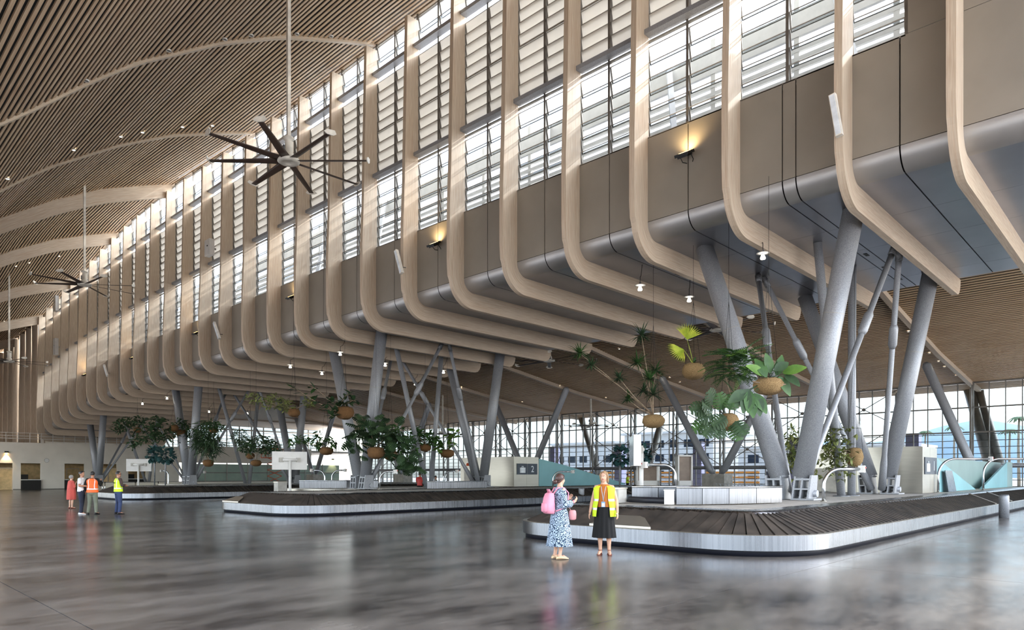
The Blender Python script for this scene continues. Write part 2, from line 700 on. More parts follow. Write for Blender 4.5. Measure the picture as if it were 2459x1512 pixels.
# solid wall on the near side where the glazing stops
for (z0, z1, nm) in ((Z_PAN + .02, 16.4, 'wall_panel'), (16.43, 20.0, 'wall_panel'), (20.03, 24.0, 'wall_panel')):
    mb = MB()
    dz_box(mb, V0 + .005, V0 + .06, -2.4, 3.72, z0, z1)
    mb.build(nm, 'grey_panel', gw)
    mb = MB()
    dz_box(mb, V0 + .005, V0 + .06, 3.72 + RIB_T, 4.95, z0, z1)
    mb.build(nm, 'grey_panel', gw)
# dark core behind the joints, roof deck of the gallery
mb = MB()
for a, b in [(-2.4, 30), (30, 60), (60, 78), (78, 87), (87, 94)]:
    dz_box(mb, V0 + .1, V_END, a, b, Z_CYL + .1, Z_PAN - .02)
    dz_box(mb, V0 + R_CYL, V_END, a, b, Z_SOF + .08, Z_CYL + .2)
mb.build('core', 'joint_black', gw)
mb = MB()
for a, b in [(-2.4, 30), (30, 60), (60, 78), (78, 87), (87, 94)]:
    dz_box(mb, V0 + .1, V_END + 32, a, b, Z_PAN - .1, Z_PAN - .03)
mb.build('roof_deck', 'white_paint', gw)
# soffit vents
for (x, y) in ((24.3, 8.05), (26.9, 8.05), (29.1, 8.05), (31.2, 8.05), (24.2, 14.2), (27.8, 14.2), (24.2, 20.4)):
    mb = MB()
    mb.box((x, y - .06, Z_SOF + dz(y) - .012), (x + .36, y + .06, Z_SOF + dz(y) + .01))
    mb.build('soffit_vent', 'black_metal', gw)

# ------------------------------------------------------------------ clerestory glazing: one window per bay
G_X = V0 + 0.13
ROWS = []
z = Z_PAN + 0.02
PITCH = 0.485
rows_low = [(13.02 + k * .52, 13.02 + (k + 1) * .52, 'g') for k in range(6)]
rows_mid = [(16.78 + k * .485, 16.78 + (k + 1) * .485, 'o') for k in range(4)] + [(18.80 + k * .485, 18.80 + (k + 1) * .485, 'o') for k in range(5)]
rows_top = [(21.75 + k * .62, 21.75 + (k + 1) * .62, 'g') for k in range(2)]
ROWS = rows_low + rows_mid + rows_top


def pane_mesh(w, h, tilt, kind):
    """one louvre blade: framed pane hinged at its top, bottom edge swung into the hall; local origin at the hinge"""
    mb = MB()
    f = 0.025
    t = 0.012
    rot = Matrix.Rotation(R(tilt), 4, 'Y')

    def P(y, z, x):
        return tuple(rot @ Vector((x, y, z)))
    ho = h * 1.12
    for (ya, yb, za, zb) in ((0, w, -f, 0), (0, w, -ho, -ho + f), (0, f, -ho + f, -f), (w - f, w, -ho + f, -f)):
        mb.add([P(ya, za, -t), P(yb, za, -t), P(yb, zb, -t), P(ya, zb, -t), P(ya, za, t), P(yb, za, t), P(yb, zb, t), P(ya, zb, t)],
               [(0, 1, 2, 3), (7, 6, 5, 4), (0, 4, 5, 1), (1, 5, 6, 2), (2, 6, 7, 3), (3, 7, 4, 0)], 1)
    mb.add([P(f, -ho + f, 0), P(w - f, -ho + f, 0), P(w - f, -f, 0), P(f, -f, 0)], [(0, 1, 2, 3)], 0)
    return mb


cache = {}


def pane_data(w, h, kind):
    key = (round(w, 2), round(h, 3), kind)
    if key not in cache:
        tilt = -13
        mb = pane_mesh(w, h, tilt, kind)
        cache[key] = mb.mesh('pane', ['louvre_glass' if kind == 'g' else 'opaque_louvre', 'frame_light'])
    return cache[key]


for i in range(1, len(RIB_Y)):
    a, b = RIB_Y[i - 1], RIB_Y[i]
    if i == 1:
        a = 5.0 - RIB_T
    w = structure(f'window_{i}', f'louvred clerestory window bay, {ORD[i - 1]} from the right, between timber ribs', 'window')
    k = dz((a + b) / 2)
    mid = (a + RIB_T + b) / 2 + 0.1
    cols = [(a + RIB_T * .5, mid), (mid, b + RIB_T * .5)] if i > 1 else [(a + RIB_T, b + .1)]
    mull = [b + RIB_T * .5] + ([mid] if i > 1 else [a + RIB_T])
    for y in mull:
        mb = MB()
        mb.box((G_X - .05, y - .045, Z_PAN + k), (G_X + .12, y + .045, 23.1 + ceil_dy(y)))
        mb.build('mullion', 'frame_steel', w)
    for zz, hh, nm in ((16.4, .30, 'channel'), (21.42, .28, 'channel')):
        mb = MB()
        x0 = V0 - .22
        y0, y1 = a + RIB_T, b
        mb.box((x0, y0, zz + k), (x0 + .03, y1, zz + .16 + k))
        mb.box((x0 + .03, y0, zz + k), (G_X, y1, zz + .03 + k))
        mb.box((x0 + .03, y0, zz + .13 + k), (G_X, y1, zz + .16 + k))
        mb.build(nm, 'galvanised', w)
    mb = MB()
    mb.box((V0, a + RIB_T, Z_PAN - .03 + k), (G_X + .08, b, Z_PAN + .01 + k))
    mb.build('sill', 'grey_panel', w)
    mb = MB()
    for zz in (18.74, 16.28, 16.62, 22.98):
        kk = k if zz < 22 else ceil_dy(b)
        mb.box((G_X - .03, a + RIB_T * .5, zz + kk), (G_X + .06, b + .1, zz + .07 + kk))
    mb.build('transom', 'frame_light', w)
    stuff = {'g': MB(), 'o': MB()}
    for (ya, yb) in cols:
        ya += .05
        yb -= .05
        for (z0, z1, kind) in ROWS:
            h = z1 - z0
            if i <= 9:
                link('pane', pane_data(yb - ya, h, kind), w, (G_X, ya, z1 + k))
            else:
                src = pane_mesh(yb - ya, h, -13, kind)
                s = stuff[kind]
                o = len(s.v)
                s.v += [(p[0] + G_X, p[1] + ya, p[2] + z1 + k) for p in src.v]
                s.f += [tuple(q + o for q in f) for f in src.f]
                s.m += src.m
                s.s += src.s
    if i > 9:
        for kind in 'go':
            tag(stuff[kind].build('louvre_panes' if kind == 'g' else 'opaque_panes', ['louvre_glass' if kind == 'g' else 'opaque_louvre', 'frame_light'], w), kind='stuff')

# ------------------------------------------------------------------ high slatted ceiling
ce = structure('ceiling', 'sweeping ceiling of long timber slats over the hall', 'ceiling')
ARC = []
s = 0.0
vv = CV[0]
step = 0.02
L_acc = 0.0
NEXT = 0.0
SLAT_P = 0.283
pos = []
while vv < 20.35:
    z1, z2 = ceil_z(vv), ceil_z(vv + step)
    if L_acc >= NEXT:
        pos.append((vv, math.atan2(ceil_z(vv + .3) - ceil_z(vv - .3), .6)))
        NEXT += SLAT_P
    L_acc += math.hypot(step, z2 - z1)
    vv += step
YC = [-9, 41.5, 54.7, 64.5, 71, 77.6, 84, 94, 120]


def slat(mb_name, v, zf, ang, ys, dyf, parent, w=0.145, t=0.03):
    c, s_ = math.cos(ang), math.sin(ang)
    vs, fs, uvs = [], [], []
    for y in ys:
        for (p, q) in ((-w / 2, 0), (w / 2, 0), (w / 2, t), (-w / 2, t)):
            vs.append((v + p * c - q * s_, y, zf + dyf(y) + p * s_ + q * c))
    n = len(ys)
    for i in range(n - 1):
        for k in range(4):
            fs.append((i * 4 + k, i * 4 + (k + 1) % 4, i * 4 + 4 + (k + 1) % 4, i * 4 + 4 + k))
            b0 = v * 1.7 + k * .2
            uvs += [(ys[i], b0), (ys[i], b0 + .14), (ys[i + 1], b0 + .14), (ys[i + 1], b0)]
    fs += [(3, 2, 1, 0), ((n - 1) * 4, (n - 1) * 4 + 1, (n - 1) * 4 + 2, (n - 1) * 4 + 3)]
    uvs += [(0, 0), (.1, 0), (.1, .1), (0, .1)] * 2
    me = bpy.data.meshes.new('slat')
    me.from_pydata(vs, [], fs)
    me.materials.append(MATS['slat_wood'])
    ul = me.uv_layers.new(name='UVMap')
    ul.data.foreach_set('uv', [c_ for p in uvs for c_ in p])
    me.update()
    bm = bmesh.new()
    bm.from_mesh(me)
    bmesh.ops.recalc_face_normals(bm, faces=bm.faces)
    bm.to_mesh(me)
    bm.free()
    return link('slat', me, parent)


for (v, a) in pos:
    slat('slat', v, ceil_z(v), a, YC, ceil_dy, ce)
mb = MB()
nv = len(CV)
vs = []
for y in YC:
    for v, z in zip(CV, CZ):
        vs.append((v - .18, y, z + .34 + ceil_dy(y)))
fs = [(i * nv + k, i * nv + k + 1, (i + 1) * nv + k + 1, (i + 1) * nv + k) for i in range(len(YC) - 1) for k in range(nv - 1)]
mb.add(vs, fs)
mb.build('backing', 'slat_backing', ce)
mb = MB()
for i in range(len(YC) - 1):
    y0, y1 = YC[i], YC[i + 1]
    mb.beam((V0 + .2, y0, 23.2 + ceil_dy(y0)), (V0 + .2, y1, 23.2 + ceil_dy(y1)), .3, .18)
mb.build('edge_board', 'timber', ce)

# arched roof beams (two slender ones flush with the slats, deep ones beyond)


def roof_beam(y, lo, hi, w, label, va=-2.9, vb=19.9):
    n = 26
    outer, inner = [], []
    for k in range(n + 1):
        v = va + (vb - va) * k / n
        z = ceil_z(v) + ceil_dy(y)
        outer.append((v, z + lo))
        inner.append((v, z + hi))
    global RIB_T
    t = RIB_T
    RIB_T = w
    o = build_rib('roof_beam', y, outer, inner, label, 'arched roof beams')
    RIB_T = t


roof_beam(RIB_Y[8], -.10, .1, .2, 'slender pale arched beam crossing the slatted ceiling nearest the viewer')
roof_beam(RIB_Y[12], -.10, .1, .2, 'slender pale arched beam crossing the slatted ceiling, second from the viewer')
for i, y in enumerate((RIB_Y[16], RIB_Y[20], RIB_Y[24], RIB_Y[28], 106.8)):
    roof_beam(y + .25, -1.0, .12, .25, f'deep curved timber roof beam at left, {ORD[i]} beyond the slender arches')

# ------------------------------------------------------------------ low slatted ceiling beyond the gallery
c2 = structure('ceiling.001', 'low slatted timber ceiling sloping down to the far glass wall', 'ceiling')
YL = [-12, 95]
n_sl = 0
v = 33.1
while v < 65.8:
    a = math.atan2(low_z(v + .3) - low_z(v - .3), .6)
    slat('slat', v, low_z(v), a, YL, lambda y: 0.0, c2, w=0.155, t=.03)
    v += 0.31
mb = MB()
vs = []
for y in YL:
    for q, z in zip(LV, LZ):
        vs.append((q, y, z + .3))
nv = len(LV)
mb.add(vs, [(k, k + 1, nv + k + 1, nv + k) for k in range(nv - 1)])
mb.build('backing', 'slat_backing', c2)
# beams below the low ceiling
LB = [0.8 + 10.1 * k for k in range(10)]
for i, y in enumerate(LB):
    outer, inner = [], []
    for k in range(13):
        v = 33.2 + (65 - 33.2) * k / 12
        outer.append((v, low_z(v) - .28 + .0))
        inner.append((v, low_z(v) + .02))
    t = RIB_T
    RIB_T = .3
    build_rib('low_roof_beam', y, outer, inner, f'pale beam under the low slatted ceiling, {ORD[i]} from the right', 'beams of the low ceiling')
    RIB_T = t
# ------------------------------------------------------------------ more materials
def brushed(name, c1, c2, rough, scale, metal=1.0):
    return noise_mat(name, c1, c2, rough, metal, scale=scale, nscale=6.0, detail=3, lo=0.3, hi=0.7, rough2=rough + 0.04)


brushed('stainless', (112, 115, 121), (130, 133, 139), 0.26, (3, 3, 0.05))
brushed('stainless_flat', (174, 170, 160), (182, 178, 168), 0.32, (0.2, 0.2, 1.5), 0.85)
noise_mat('belt_rubber', (42, 38, 35), (74, 66, 59), 0.55, 0.0, scale=(1, 1, 1), nscale=2.5, detail=8, lo=0.35, hi=0.7, rough2=0.62)
plain('kick_black', (22, 24, 34), 0.5)
noise_mat('concrete', (172, 168, 160), (198, 194, 186), 0.8, nscale=3)
plain('teal_panel', (126, 178, 184), 0.45, 0.0, var=0.03, nscale=0.7)
plain('sage_panel', (134, 160, 156), 0.45, 0.0, var=0.03, nscale=0.7)
plain('sign_navy', (50, 62, 76), 0.45)
plain('sign_white', (226, 232, 238), 0.5)
plain('beige_room', (214, 186, 138), 0.7)
plain('orange_paint', (226, 92, 40), 0.5)
plain('red_paint', (190, 50, 44), 0.5)
plain('ground_pale', (206, 202, 196), 0.9, nscale=0.05)
plain('lilac_column', (186, 182, 214), 0.6)
plain('barrier_orange', (240, 160, 70), 0.6)
plain('barrier_white', (238, 236, 232), 0.6)
plain('dark_glass', (46, 56, 68), 0.15, 0.0)
plain('brown_board', (140, 122, 108), 0.5)
emit_mat('lamp_white', (255, 244, 224), 14.0)
emit_mat('lamp_warm', (255, 200, 120), 20.0)
plain('chrome', (210, 212, 214), 0.15, 1.0)
plain('rail_steel', (200, 204, 208), 0.22, 1.0)
noise_mat('green_glass', (150, 172, 160), (168, 188, 174), 0.15, 0.0, nscale=0.6)

FX, CX0, CY0 = 1652.6, 1229.5, 1139.8
SA, CA = math.sin(R(46.2)), math.cos(R(46.2))


def px_d(x, y, d):
    """plan position of what the photograph shows at (x, y), d metres in front of the lens"""
    r = (x - CX0) / FX * d
    return (d * SA + r * CA, d * CA - r * SA, CAM_Z + (CY0 - y) / FX * d)


def px_v(x, y, v):
    r = (x - CX0) / FX
    return px_d(x, y, v / (SA + r * CA))


def px_u(x, y, u):
    r = (x - CX0) / FX
    return px_d(x, y, u / (CA - r * SA))


def px_z(x, y, z):
    return px_d(x, y, (z - CAM_Z) * FX / (CY0 - y))


# ------------------------------------------------------------------ galvanised V columns and tie rods
BASE_Z = 0.86


def casting(mb, c, ax):
    """forked cast foot: plate, webs and a pin boss"""
    x, y, z = c
    mb.box((x - .4, y - .36, z), (x + .4, y + .36, z + .05))
    for s in (-.24, .0, .24):
        mb.prism([(-.34, .05), (.34, .05), (.26, .78), (-.26, .78)], lambda a, b, t: (x + a, y + t - ax * .1 * (1 - b), z + b), s - .03, s + .03)
    mb.box((x - .31, y - .26 - ax * .07, z + .32), (x + .31, y + .26 - ax * .07, z + .37))
    mb.box((x - .29, y - .26 - ax * .03, z + .62), (x + .29, y + .26 - ax * .03, z + .68))
    mb.tube([(x + .12, y - .29, z + .2), (x + .12, y + .29, z + .2)], .11, 12)


def v_column(x, y, names, k, zb=BASE_Z, r=0.31):
    t = thing('v_column', names, 'column', (x, y, zb), 0, 'galvanised V columns')
    for s, off in ((-1, -1.9), (1, 3.05)):
        yt = off
        foot = s * .36
        mb = MB()
        top = Z_SOF + dz(y + yt) - zb + .02
        L = Vector((0, yt - foot, top - .75))
        p0 = Vector((0, foot, .72))
        mb.tube([p0, p0 + L], r, 20)
        mb.tube([p0 + L * .002 - L.normalized() * .1, p0 + L * .012], r * .86, 20)
        mb.build('leg', 'galvanised', t)
        mb = MB()
        casting(mb, (0, s * .5, 0), s)
        mb.build('foot_casting', 'galvanised', t)
        mb = MB()
        mb.tube([p0 + L * .62, p0 + L * .622], r * 1.006, 20, cap=False)
        mb.build('weld_seam', 'frame_light', t)
    return t


def tie_rod(p, q, label, r=.1):
    p, q = Vector(p), Vector(q)
    t = thing('tie_rod', label, 'brace', p, 0, 'galvanised tie rods')
    d = q - p
    mb = MB()
    mb.tube([d * .0, d * .12, d * .16, d], [r * 1.5, r * 1.3, r, r], 10)
    mb.build('rod', 'galvanised', t)
    mb = MB()
    mb.tube([d * .62, d * .635, d * .70, d * .715], [r, r * 1.55, r * 1.55, r], 10)
    mb.build('coupling', 'galvanised', t)
    mb = MB()
    n = d.normalized()
    mb.tube([d - n * .45, d - n * .08], r * 1.25, 8)
    mb.build('clevis', 'galvanised_dark', t)


MOD = [(0.0, 'nearest the viewer'), (24.2, 'by the second carousel'), (48.7, 'by the third carousel'), (73.0, 'by the end wall')]
X1, X2, XA = 22.2, 31.4, 26.8
for k, (du, wh) in enumerate(MOD):
    y = 8.85 + du
    v_column(X1, y, f'front galvanised V column {wh}', k)
    v_column(X2, y, f'rear galvanised V column {wh}', k)
    zt = Z_SOF + dz(y) - RIB_D * .3
    for (ya, side) in ((y - 1.9, 'right'), (y + 3.05, 'left')):
        for (xb, nm) in ((X1, 'front'), (X2, 'rear')):
            off = .25 if xb == X1 else -.25
            tie_rod((xb + (1 if xb == X1 else -1) * .3, y + .2 * (1 if side == 'left' else -1), BASE_Z + .2), (XA - off, ya, Z_SOF + dz(ya) - .02),
                    f'thin tie rod from the {nm} V column {wh} to its {side} rib')
    for (xa, xb, nm) in ((24.5, 26.9, 'leaning'), (28.1, 28.0 if k == 0 else 27.2, 'upright')):
        t = thing('prop', f'slim {nm} galvanised prop pole between the V columns {wh}', 'pole', (xb, y, 0), 0, 'slim prop poles')
        mb = MB()
        mb.tube([(0, 0, .8), (xa - xb, 0, Z_SOF + dz(y) + .02)], .145, 14)
        mb.build('shaft', 'galvanised', t)
        mb = MB()
        mb.lathe([(.3, .84), (.3, .88), (.16, .9)], n=14)
        mb.build('base_plate', 'galvanised_dark', t)

# ------------------------------------------------------------------ V struts at the low roof
for i, yb in enumerate((8.9, 25.7, 45.8, 65.9, 86.0)):
    t = thing('roof_strut', f'far galvanised V strut on a concrete plinth, {ORD[i]} from the right', 'column', (50.0 if i else 54.0, yb, 0), 0, 'far V struts')
    xq = 50.0 if i else 54.0
    mb = MB()
    mb.box((-.7, -.95, 0), (.7, .95, 1.72))
    mb.build('plinth', 'concrete', t)
    for s in ((-1, 1) if i else (1,)):
        mb = MB()
        mb.tube([(0, s * .35, 1.75), (0, s * .6, 2.1), (0, s * (4.9 if i else 3.3), low_z(xq) - .3), (0, s * (5.0 if i else 3.4), low_z(xq) - .1)], [.14, .29, .29, .12], 14)
        mb.build('leg', 'galvanised', t)

# ------------------------------------------------------------------ far glass wall
GY0, BAYW = -9.3, 5.05
fz = [0.12, 2.45, 4.9, 6.78, 8.62]
pane_cache = {}
for k in range(20):
    y0 = GY0 + k * BAYW
    w = structure(f'window_{40 + k}', f'tall glazed bay of the far glass wall, {ORD[k]} from the right', 'window')
    for m in range(5):
        y = y0 + m * BAYW / 5
        mb = MB()
        mb.box((V_GLASS - .05, y - .03, 0), (V_GLASS + .1, y + .03, 8.8))
        mb.build('mullion', 'frame_steel', w)
        for r in range(4):
            h = fz[r + 1] - fz[r]
            key = r
            if key not in pane_cache:
                mb = MB()
                mb.box((-.008, 0, 0), (.008, BAYW / 5 - .06, h - .06))
                pane_cache[key] = mb.mesh('pane', 'facade_glass')
            link('pane', pane_cache[key], w, (V_GLASS + .02, y + .03, fz[r] + .03))
    for zz in fz[1:4]:
        mb = MB()
        mb.box((V_GLASS - .07, y0, zz - .05), (V_GLASS + .12, y0 + BAYW, zz + .05))
        mb.build('transom', 'frame_steel', w)
    mb = MB()
    for zz in (0.05, 8.68):
        mb.box((V_GLASS - .07, y0, zz - .08), (V_GLASS + .12, y0 + BAYW, zz + .08))
    mb.build('head_and_sill', 'frame_steel', w)
    # outside sun-shade bars on the lower half
    for q in range(9):
        zz = .75 + q * .5
        mb = MB()
        mb.box((V_GLASS + .35, y0, zz), (V_GLASS + .55, y0 + BAYW, zz + .045))
        mb.build('shade_bar', 'frame_light', w)
for k in range(21):
    y = GY0 + k * BAYW
    t = thing('lattice_post', f'slim steel lattice post inside the far glass wall, {ORD[k]} from the right', 'post', (V_GLASS - .9, y, 0), 0, 'lattice posts')
    for s in (0, .7):
        mb = MB()
        mb.box((s - .07, -.07, 0), (s + .07, .07, 8.7 if s else 8.1))
        mb.build('chord', 'frame_steel', t)
    n = 6
    for q in range(n):
        a, b = (0, .7) if q % 2 == 0 else (.7, 0)
        mb = MB()
        mb.beam((a, 0, .4 + q * 1.3), (b, 0, .4 + (q + 1) * 1.3), .06, .06)
        mb.build('lacing', 'frame_steel', t)
for k in range(20):
    y = GY0 + k * BAYW
    if k % 4 in (1, 2) or k in (7, 8, 9, 10):
        t = thing('cross_brace', f'thin steel cross bracing inside the far glass wall, bay {ORD[k]} from the right', 'brace', (V_GLASS - .5, y, 0), 0, 'cross braces of the far wall')
        for (za, zb) in ((2.5, 5.6), (5.6, 8.5)):
            for s in (0, 1):
                mb = MB()
                mb.tube([(0, 0 if s else BAYW, za), (0, BAYW if s else 0, zb)], .035, 6)
                mb.build('rod', 'frame_steel', t)
            mb = MB()
            mb.tube([(-.05, BAYW / 2, (za + zb) / 2), (.05, BAYW / 2, (za + zb) / 2)], .14, 12)
            mb.build('hub', 'frame_steel', t)
mb = MB()
mb.tube([(V_GLASS - .55, -9, 2.35), (V_GLASS - .55, 92, 2.35)], .17, 12)
tag(mb.build('wind_girder', 'galvanised_dark'), 'long horizontal steel tube low along the far glass wall', 'girder')

# ------------------------------------------------------------------ outside
mb = MB()
mb.box((-260, -200, -.5), (-12.2, 330, -.12))  # out of view, added to throw daylight up onto ceiling and panels
tag(mb.build('ground_outside', 'ground_pale'), 'unseen pale ground added behind the viewer to bounce light into the hall', 'ground', kind='structure')
mb = MB()
mb.box((-12, -200, -.5), (63, -12.2, -.12))  # also unseen, added as a bright bounce surface for the hall
tag(mb.build('ground_outside', 'ground_pale'), 'unseen pale ground added beyond the near end to bounce light into the hall', 'ground', kind='structure')
mb = MB()
mb.box((63.2, -150, -.25), (520, 330, -.05))
tag(mb.build('ground_outside', 'ground_pale'), 'pale sunlit paving outside the far glass wall', 'ground', kind='structure')
for i, y in enumerate((16.0, 26.0, 36.2, 46.3, 56.4)):
    mb = MB()
    mb.box((66, y - .5, -.05), (67, y + .5, 5.2))
    mb.box((65.9, y - .6, -.05), (67.1, y + .6, .3))
    tag(mb.build('canopy_pier', 'lilac_column'), f'pale lilac pier standing outside the far glass wall, {ORD[i]} from the right', 'column', 'lilac piers outside')
for i, (y0, y1) in enumerate(((18, 24), (25, 31), (33, 39.5), (41, 47), (48.5, 54), (56, 62))):
    t = thing('road_barrier', f'orange and white slatted barrier outside the glass, {ORD[i]} from the right', 'barrier', (74, y0, 0), 0, 'slatted barriers outside')
    for q in range(7):
        mb = MB()
        mb.box((0, 0, .15 + q * .28), (.08, y1 - y0, .36 + q * .28))
        mb.build('board', 'barrier_orange' if q % 2 == 0 else 'barrier_white', t)
    for s in (.2, y1 - y0 - .3):
        mb = MB()
        mb.box((.08, s, -.05), (.2, s + .12, 2.1))
        mb.build('stand', 'frame_light', t)
for i, (y0, y1, h) in enumerate(((24, 46, 5.4), (50, 66, 8.2), (68, 82, 7.0))):
    t = thing('outside_building', ('long white low building seen through the glass behind the hanging plants', 'pale taller building seen through the glass at centre', 'pale building seen through the glass behind the sign box')[i], 'building', (96, y0, 0))
    mb = MB()
    mb.box((0, 0, -.05), (14, y1 - y0, h))
    mb.box((-.6, -.4, h), (14.5, y1 - y0 + .4, h + .35))
    mb.build('walls', 'white_paint', t)
    n = int((y1 - y0) / 2.6)
    for q in range(n):
        for zz in (1.0, 3.4) if h < 6 else (1.2, 3.8, 6.0):
            if zz + 1.2 > h:
                continue
            mb = MB()
            mb.box((-.06, .7 + q * 2.6, zz), (.02, 2.3 + q * 2.6, zz + 1.15))
            mb.build('window', 'dark_glass', t)
for i, (xa, ya, xb, yb, r_) in enumerate(((2328, 935, 2398, 1095, .42), (2352, 938, 2425, 1095, .3), (1395, 1000, 1450, 1150, .4), (1590, 1010, 1540, 1150, .4))):
    a, b = Vector(px_v(xa, ya, 65.5)), Vector(px_v(xb, yb + 25, 65.5))
    t = thing('outside_strut', ('thick raking steel strut outside the glass at right', 'thinner raking steel strut outside the glass at right', 'raking steel strut outside the glass above the sloping teal panel', 'raking steel strut outside the glass behind the dracaena')[i], 'column', (b.x, b.y, 0))
    mb = MB()
    mb.tube([Vector((0, 0, -.05)), a - Vector((b.x, b.y, 0))], r_, 14)
    mb.build('tube', 'frame_light', t)
    mb = MB()
    mb.box((-.7, -.7, -.1), (.7, .7, .25))
    mb.build('footing', 'concrete', t)
# far hill with distance haze put into its colour, and palms
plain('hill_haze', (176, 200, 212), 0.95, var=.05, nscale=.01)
noise_mat('palm_trunk', (132, 118, 100), (164, 150, 130), .9, nscale=6)
plain('palm_green', (96, 118, 84), .7, var=.2)
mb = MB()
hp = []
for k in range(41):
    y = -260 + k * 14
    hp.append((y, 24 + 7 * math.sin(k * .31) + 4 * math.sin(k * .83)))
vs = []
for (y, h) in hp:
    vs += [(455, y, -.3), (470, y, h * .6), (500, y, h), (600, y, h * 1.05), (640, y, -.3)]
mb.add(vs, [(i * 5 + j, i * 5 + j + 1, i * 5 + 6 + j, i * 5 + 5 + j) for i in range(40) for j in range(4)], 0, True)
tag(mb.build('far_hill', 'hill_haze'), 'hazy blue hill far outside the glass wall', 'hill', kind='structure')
for i, (x, y, d, h) in enumerate(((2222, 1034, 130, 9.5), (2292, 1022, 120, 10.3), (2205, 1040, 150, 9.0), (2447, 1000, 100, 10.6), (2425, 1030, 105, 8.5))):
    p = px_d(x, y, d)
    t = thing('palm_tree', f'small distant palm tree outside the far glass wall, {ORD[i]} planted', 'palm', (p[0], p[1], -.05), 0, 'palms outside')
    t['label'] = ('distant bushy palm beyond the glass right of the near V column', 'distant wind-blown palm beyond the glass left of the lattice post', 'distant low palm beside the bushy palm', 'tall distant palm beyond the glass at the right edge', 'shorter distant palm beside the one at the right edge')[i]
    mb = MB()
    mb.tube([(0, 0, 0), (.2, .1, p[2] * .6), (.1, 0, p[2])], [.22, .16, .13], 8)
    mb.build('trunk', 'palm_trunk', t)
    for k in range(13):
        a = 2 * math.pi * k / 13 + i
        mb = MB()
        vs, fs = [], []
        for q in range(6):
            s_ = q / 5
            r_ = 1.5 * s_
            zz = p[2] + .6 * s_ - 1.3 * s_ * s_
            w = .22 * math.sin(math.pi * (s_ * .85 + .1))
            vs += [(.1 + r_ * math.cos(a) - w * math.sin(a), r_ * math.sin(a) + w * math.cos(a), zz - .1), (.1 + r_ * math.cos(a), r_ * math.sin(a), zz), (.1 + r_ * math.cos(a) + w * math.sin(a), r_ * math.sin(a) - w * math.cos(a), zz - .1)]
            if q:
                o = q * 3
                fs += [(o - 3, o - 2, o + 1, o), (o - 2, o - 1, o + 2, o + 1)]
        mb.add(vs, fs, 0, True)
        mb.build('frond', 'palm_green', t)
# rooftop screen and roof of the next block, seen through the clerestory
t = thing('rooftop_screen', 'long pale louvred screen on the roof seen through the clerestory', 'screen', (23.4, 0, 12.9))
mb = MB()
for q in range(10):
    mb.box((0, 0, .3 + q * .3), (.12, 92, .44 + q * .3))
tag(mb.build('screen_slats', 'white_paint', t), kind='stuff')
for q in range(30):
    mb = MB()
    mb.beam((.1, q * 3.05, -.1), (.1, q * 3.05, 4.8), .18, .18)
    mb.build('post', 'white_paint', t)
    if q % 2 == 0:
        mb = MB()
        mb.beam((-1.9, .4 + q * 3.05, -.1), (-.1, 1.8 + q * 3.05, 4.6), .2, .2)
        mb.build('raking_strut', 'white_paint', t)
mb = MB()
mb.box((-.02, 0, 3.5), (.1, 92, 4.4))
mb.build('parapet', 'white_paint', t)

# ------------------------------------------------------------------ end wall with counters, deck, glazed partition
EU = 92.0
ew = structure('wall_end', 'white end wall with door openings and service counters', 'wall')
DECK = 5.25


def ev(x):
    return px_u(x, 1100, EU)[0]


ops = [(-6, 31), (50, 98), (155, 203), (237, 281), (308, 351)]
xs = [ev(-140)]
for a, b in ops:
    xs += [ev(a), ev(b)]
xs += [ev(430)]
HEAD = 2.95
for i in range(0, len(xs) - 1, 2):
    mb = MB()
    mb.box((xs[i], EU, 0), (xs[i + 1], EU + .3, HEAD))
    mb.build('pier', 'white_wall', ew)
mb = MB()
mb.box((xs[0], EU, HEAD), (xs[-1], EU + .3, DECK))
mb.build('upper_band', 'white_wall', ew)
mb = MB()
mb.box((xs[-1], EU, 3.25), (53.0, EU + .3, DECK + .2))
mb.build('parapet', 'white_wall', ew)
mb = MB()
mb.box((xs[0], EU + 2.6, 0), (xs[-1], EU + 2.8, HEAD + .3))
mb.build('room_back', 'beige_room', ew)
mb = MB()
mb.box((xs[0], EU + .3, HEAD), (xs[-1], EU + 2.8, HEAD + .15))
mb.build('room_ceiling', 'white_wall', ew)
mb = MB()
mb.box((xs[0], EU, -.2), (62, EU + 22, 0))
mb.build('room_floor', 'polished_concrete', ew)
mb = MB()
mb.box((xs[0], EU + .3, DECK - .25), (62, EU + 22, DECK - .02))
mb.build('deck', 'concrete', ew)
for a, b in ((31, 50), (98, 155), (203, 237), (281, 308)):
    mb = MB()
    mb.box((ev(a), EU - .02, 0), (ev(b), EU, .1))
    mb.build('skirting', 'frame_steel', ew)
for i, (x0, x1, h, step) in enumerate(((51, 97, 1.15, 1), (156, 163, 1.15, 0), (309, 350, 1.2, 1))):
    t = thing('service_counter', ('black service counter in the second opening of the end wall', 'black counter end just behind the person in red', 'black service counter behind the white signboard at left')[i], 'counter', (ev(x0), EU - .35, 0))
    W = ev(x1) - ev(x0)
    mb = MB()
    mb.box((0, .05, 0), (W, .6, h - .08))
    mb.build('front', 'black_metal', t)
    mb = MB()
    mb.box((-.03, 0, h - .08), (W + .03, .65, h))
    mb.build('top', 'white_paint', t)
    if step:
        mb = MB()
        mb.box((0, .9, h), (W * .42, 1.1, h + .55))
        mb.build('screen', 'black_metal', t)
